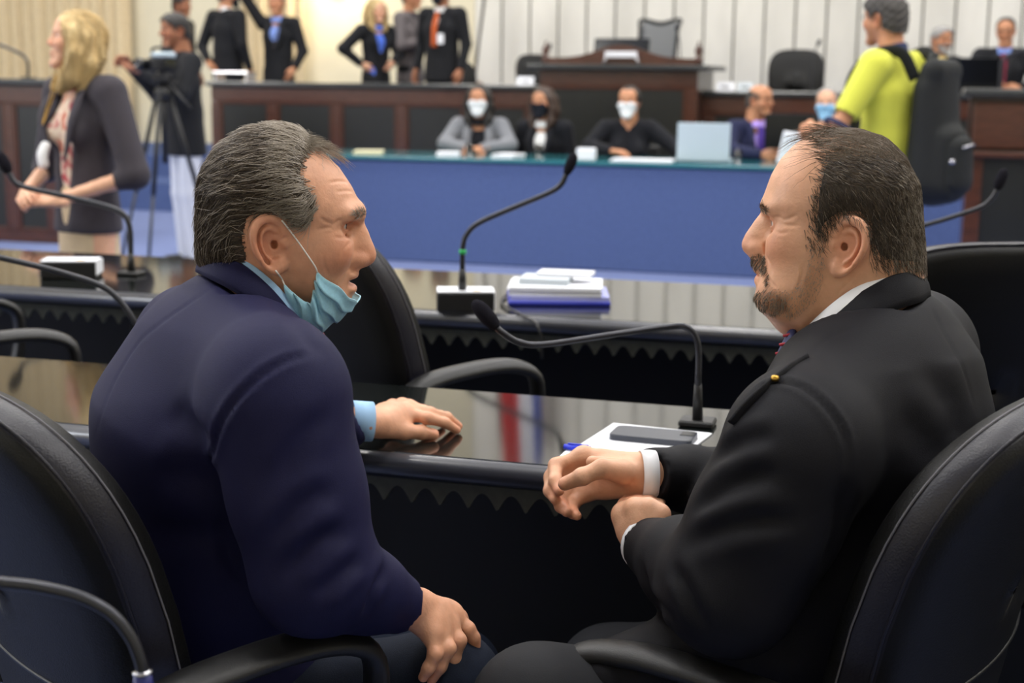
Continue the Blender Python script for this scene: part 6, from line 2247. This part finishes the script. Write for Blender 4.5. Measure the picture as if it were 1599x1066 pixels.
# cameraman
figure('cameraman in a dark jacket and white trousers looking through the video camera', stand(292, 10.2), R_(212), H=1.76, skin='brown', jacket='black_cloth', shirt='black_top', vneck=False, trousers='white_trousers', hair='short', hmat='hair_black', bulk=1.06, lean=.04,
       pose=dict(elbowL=(.12, .30, 1.22), wristL=(.30, .02, 1.36), elbowR=(.10, -.30, 1.20), wristR=(.34, -.20, 1.42), handL=((.7, -.5, .2), (-.3, .2, -.9)), handR=((.8, .5, .2), (0, -.8, .4))), pitch=R_(-2))
# people on the left of the platform
figure('dark haired man standing behind the cameraman on the platform', stand(288, 15.6), R_(-20), H=1.68, floor=ZP, skin='brown', shirt='black_top', hair='short', hmat='hair_black')
figure('man in a black suit and black mask turned away, top left on the platform', stand(360, 15.2), R_(50), H=1.78, floor=ZP, skin='tan', shirt='white_cloth', hair='short', hmat='hair_salt', fmask='mask_black', bulk=1.12, yaw=R_(-40),
       pose=dict(elbowL=(-.10, .30, 1.14), wristL=(-.16, .12, .98)))
b5, f5, J5, _, _ = figure('man in a dark suit and light blue shirt raising one arm to his head', stand(438, 15.2), R_(258), H=1.70, floor=ZP, skin='tan', shirt='blue_shirt', hair='bald', hmat='hair_salt', open_w=.075,
       pose=dict(elbowR=(.02, -.36, 1.66), wristR=(.05, -.16, 1.74), elbowL=(.0, .27, 1.10), wristL=(.12, .22, .92), handR=((.2, .8, .1), (.2, -.1, 1))))
MB().tube(f5.w(spline([A(.09, .05, 1.40), A(.145, .02, 1.20), A(.155, 0, 1.10)], 4)), .006, 6).build('lanyard', M['charcoal'], b5, True)
figure('blonde woman in a black blazer over a bright blue shirt, hand on hip', stand(588, 14.8), R_(-52), H=1.60, floor=ZP, skin='light', shirt='bright_blue', hair='long', hmat='blonde', open_w=.08, deep_v=True, trousers='black_cloth',
       pose=dict(elbowR=(-.05, -.36, 1.12), wristR=(.02, -.19, .97), elbowL=(.05, .25, 1.08), wristL=(.16, .10, .98)))
figure('man in a grey suit, arms crossed, behind the man wearing a badge', stand(641, 15.15), R_(-28), H=1.77, floor=ZP, skin='tan', jacket='grey_suit', shirt='charcoal', hair='short', hmat='hair_salt',
       pose=dict(elbowR=(.05, -.27, 1.16), wristR=(.20, .06, 1.20), elbowL=(.05, .27, 1.16), wristL=(.21, -.06, 1.15)))
b8, f8, J8, _, _ = figure('man in a black suit with orange tie, black mask and white badge', stand(690, 14.55), R_(238), H=1.80, floor=ZP, skin='brown', shirt='white_cloth', tie='orange_tie', hair='short', hmat='hair_black', fmask='mask_black', bulk=1.10, open_w=.06)
bd = MB().box((0, 0, 0), (.008, .075, .10), .003, np.array(Matrix.Rotation(f8.R.T[0] @ A(0, 0, 0) + math.atan2(f8.R[1, 0], f8.R[0, 0]), 3, 'Z')))
bo = bd.build('badge', M['paper'], b8, loc=f8.w(A(.150, .085, 1.22)))
# the table
grpT = None
PT = dict(elbowR=(.14, -.26, .84), wristR=(.33, -.05, .815), elbowL=(.14, .26, .84), wristL=(.33, .06, .815), handL=((.3, -.95, -.05), (0, 0, 1)), handR=((.3, .95, -.05), (0, 0, 1)))
figure('seated woman in a grey cardigan and white mask at the blue table', stand(750, 11.3), R_(262), H=1.64, seated=True, skin='tan', jacket='cardigan', shirt='black_top', hair='long', hmat='hair_black', fmask='mask_white', open_w=.085, deep_v=True, pose=PT, lean=.10)
figure('seated woman in a black jacket, white blouse and black mask', stand(849, 11.25), R_(250), H=1.60, seated=True, skin='tan', jacket='black_top', shirt='white_cloth', hair='long', hmat='hair_brown', fmask='mask_black', open_w=.075, deep_v=True, lean=.02, yaw=R_(-8))
figure('seated woman in a black V-neck top and white mask, left of the silver laptop', stand(980, 11.05), R_(266), H=1.64, seated=True, skin='tan', jacket='black_top', shirt=None, vskin=True, bust=.9, open_w=.062, hair='tied', hmat='hair_black', fmask='mask_white', bulk=1.02, yaw=R_(-14), lean=.08,
       pose=dict(elbowR=(.12, -.30, .84), wristR=(.30, -.12, .815), elbowL=(.14, .36, .84), wristL=(.30, .42, .82), handL=((.9, .2, -.1), (0, 0, 1)), handR=((.5, .8, -.05), (0, 0, 1))))
figure('bald seated man with glasses, purple shirt and tie, looking to the right', stand(1176, 10.8), R_(285), H=1.70, seated=True, skin='tan', jacket='navy_cloth', shirt='purple_shirt', tie='purple_tie', hair='bald', hmat='hair_salt', glasses=True, yaw=R_(35), open_w=.075, lean=.06,
       pose=dict(elbowR=(.14, -.26, .84), wristR=(.32, -.08, .815), elbowL=(.12, .28, .84), wristL=(.30, .10, .815)))
figure('grey haired seated person in a sky blue mask beside the yellow shirt', stand(1288, 10.65), R_(250), H=1.66, seated=True, skin='light', jacket='black_cloth', shirt='black_top', hair='recede', hmat='hair_silver', fmask='mask_sky', vneck=False,
       pose=dict(elbowR=(.14, -.28, .88), wristR=(.30, -.16, 1.0), elbowL=(.14, .26, .84), wristL=(.30, .08, .83)))
# yellow polo and backpack
b14, f14, J14, h14, _ = figure('man in a yellow polo shirt seen from behind with a backpack', stand(1388, 6.75), R_(136), H=1.75, skin='tan', jacket='yellow_polo', shirt=None, trousers='navy_cloth', hair='short', hmat='hair_salt', glasses=True, bulk=1.08, sleeve=.40, yaw=R_(-6), jlen=.10, h=.010,
       pose=dict(head=(.06, 0, 1.625), neck=(.028, 0, 1.475), elbowL=(.07, .33, 1.16), wristL=(.30, .20, 1.12), elbowR=(.05, -.34, 1.14), wristR=(.28, -.2, 1.08)))
nk = J14['neck']
th = np.linspace(0, 2 * pi, 29)[:-1]
rows = [np.stack([nk[0] - .005 + r * 1.08 * np.cos(th), r * np.sin(th), nk[2] + z - .02 * np.cos(th)], 1) for r, z in ((.070, -.03), (.064, .0), (.062, .035), (.070, .030), (.080, -.02))]
mb = MB().grid(np.stack(rows, 1), closed_u=True)
raw('polo_collar', f14.w(np.concatenate(mb.v)), mb.f, M['polo_navy'], b14, True)
for sd in 'LR':
    s_, e_ = f14.w(J14['shoulder' + sd]), f14.w(J14['elbow' + sd])
    ax_ = unit(e_ - s_)
    c = s_ + (e_ - s_) * .80 + ax_ * .066
    cuff(c, ax_, .0735, .0735, .022, M['polo_navy'], b14, name='sleeve_band')
# the backpack he carries
bp = thing('backpack', 'bulging black backpack on the back of the man in yellow', 'backpack', f14.w(A(-.17, -.02, .80)), R_(136))
s = SDF((-.28, -.26, -.06), (.12, .26, .76), .010)
s.cap((-.05, 0, .10), (-.04, 0, .52), .165, .150, k=.04, side=(0, 1, 0), fa=.72, fb=.55)
s.cap((-.13, 0, .08), (-.13, 0, .30), .125, .115, k=.03, side=(0, 1, 0), fa=.62, fb=.5)
s.cap((-.06, -.08, .60), (-.06, .08, .60), .055, .055, k=.04)
v, q = s.mesh(2)
raw('pack_body', v, q, M['backpack'], bp, True)
s = SDF((-.30, -.2, -.06), (0, .2, .42), .010)
s.cap((-.165, 0, .10), (-.165, 0, .26), .105, .095, k=.03, side=(0, 1, 0), fa=.62)
v, q = s.mesh(2)
raw('front_pocket', v, q, M['backpack'], bp, True)
MB().tube([(-.222, -.07, .26), (-.235, 0, .275), (-.222, .07, .26)], .005, 6).build('zip', M['chrome'], bp, True)
MB().lathe((-.20, .12, .20), [(.0005, -.012), (.014, -.008), (.014, .008), (.0005, .012)], 10).build('buckle', M['chrome'], bp, True)
MB().tube([(.0, -.03, .60), (-.02, -.03, .68), (-.02, .03, .68), (.0, .03, .60)], .010, 8).build('handle', M['strap_grey'], bp, True)
for sg in (-1, 1):
    MB().tube(spline([(.02, sg * .09, .56), (.08, sg * .13, .68), (.20, sg * .16, .665), (.30, sg * .16, .56), (.31, sg * .165, .38), (.20, sg * .185, .20), (.03, sg * .15, .10)], 6), .030, 10, flat=.28, up=(0, 1, 0)).build('strap', M['backpack'], bp, True)
# on the right of the platform
figure('grey bearded man with a yellow tie and pale yellow shirt seated on the platform', stand(1456, 13.1), R_(282), H=1.68, floor=ZP, seated=True, skin='tan', jacket='black_cloth', shirt='pale_yellow', tie='yellow_tie', hair='short', hmat='hair_silver', beard='hair_silver', glasses=True, yaw=R_(8), open_w=.08, seat_z=.53)
figure('balding man with glasses and blue shirt behind the black laptop, upper right', stand(1556, 12.85), R_(252), H=1.74, floor=ZP, seated=True, skin='tan', shirt='blue_shirt', tie='red_tie', hair='recede', hmat='hair_black', glasses=True, seat_z=.58, bulk=1.1, pitch=R_(-10), yaw=R_(-6),
       pose=dict(elbowL=(.16, .30, .84), wristL=(.36, .14, .80), elbowR=(.14, -.30, .86), wristR=(.33, -.10, .82)))
for px, lb, Y in ((750, 'dark chair behind the seated woman in the grey cardigan', 11.33), (849, 'dark chair behind the seated woman in the white blouse', 11.28), (980, 'dark chair behind the seated woman in the V-neck', 11.08), (1176, 'dark chair behind the man in the purple shirt', 10.83), (1292, 'dark chair behind the seated person in the sky blue mask', 10.68)):
    x, y = stand(px, Y)
    t = thing('visitor_chair', lb, 'chair', (x, y, 0), -pi / 2 + RZ, 'chairs behind the blue table')
    MB().box((.02, 0, .40), (.44, .44, .06), .02).build('seat', M['plastic_black'], t)
    MB().box((-.23, 0, .66), (.05, .42, .36), .02, np.array(Matrix.Rotation(-.15, 3, 'Y'))).build('backrest', M['plastic_black'], t)
    for sx in (-.18, .20):
        for sy in (-.19, .19):
            MB().tube([(sx, sy, .38), (sx * 1.1, sy * 1.05, 0)], .012, 8).build('leg', M['chrome'], t, True)

# video camera on its tripod
p = stand(258, 9.80)
tp = thing('tripod', 'black camera tripod standing on the blue carpet before the cameraman', 'tripod', (p[0], p[1], 0), 0)
MB().tube([(0, 0, .75), (0, 0, 1.30)], .020, 10).build('centre_column', M['plastic_black'], tp, True)
MB().lathe((0, 0, 1.22), [(.02, -.05), (.06, -.03), (.06, .02), (.03, .05)], 14).build('shoulder', M['plastic_black'], tp, True)
MB().box((0, 0, 1.32), (.11, .09, .05), .01).build('head', M['plastic_black'], tp)
MB().tube([(.02, 0, 1.31), (.22, -.16, 1.13)], .010, 8).build('pan_handle', M['plastic_black'], tp, True)
for k_, a_ in enumerate((3.0, 4.55, .15)):
    f_ = A(.36 * math.cos(a_), .36 * math.sin(a_), .012)
    tpz = A(.045 * math.cos(a_), .045 * math.sin(a_), 1.21)
    lg = MB().tube([tpz, tpz * .45 + f_ * .55], .017, 8).build('leg', M['plastic_black'], tp, True)
    MB().tube([tpz * .47 + f_ * .53, f_], .012, 8).build('lower_tube', M['steel_dark'], lg, True)
    MB().lathe(f_, [(.014, -.012), (.020, -.008), (.016, .02)], 10).build('foot', M['plastic_black'], lg, True)
vc = thing('video_camera', 'silver and black video camera on the tripod', 'camera', (p[0], p[1], 1.346), R_(212))
MB().box((0, 0, .065), (.19, .09, .10), .02).build('camera_body', M['plastic_black'], vc)
MB().box((-.01, .0, .130), (.16, .08, .04), .012).build('top_cover', M['laptop_silver'], vc)
MB().lathe((.095, 0, .065), [(.036, 0), (.036, .045), (.044, .05), (.044, .08), (.038, .08), (.032, .055), (.0005, .055)], 18, np.array(Matrix.Rotation(pi / 2, 3, 'Y'))).build('lens', M['screen_dark'], vc, True)
MB().box((-.03, .085, .08), (.075, .010, .055), .004).build('flip_screen', M['screen_dark'], vc)
MB().tube(spline([(-.07, 0, .145), (-.05, 0, .175), (.05, 0, .175), (.07, 0, .145)], 4), .009, 8).build('handle', M['plastic_black'], vc, True)
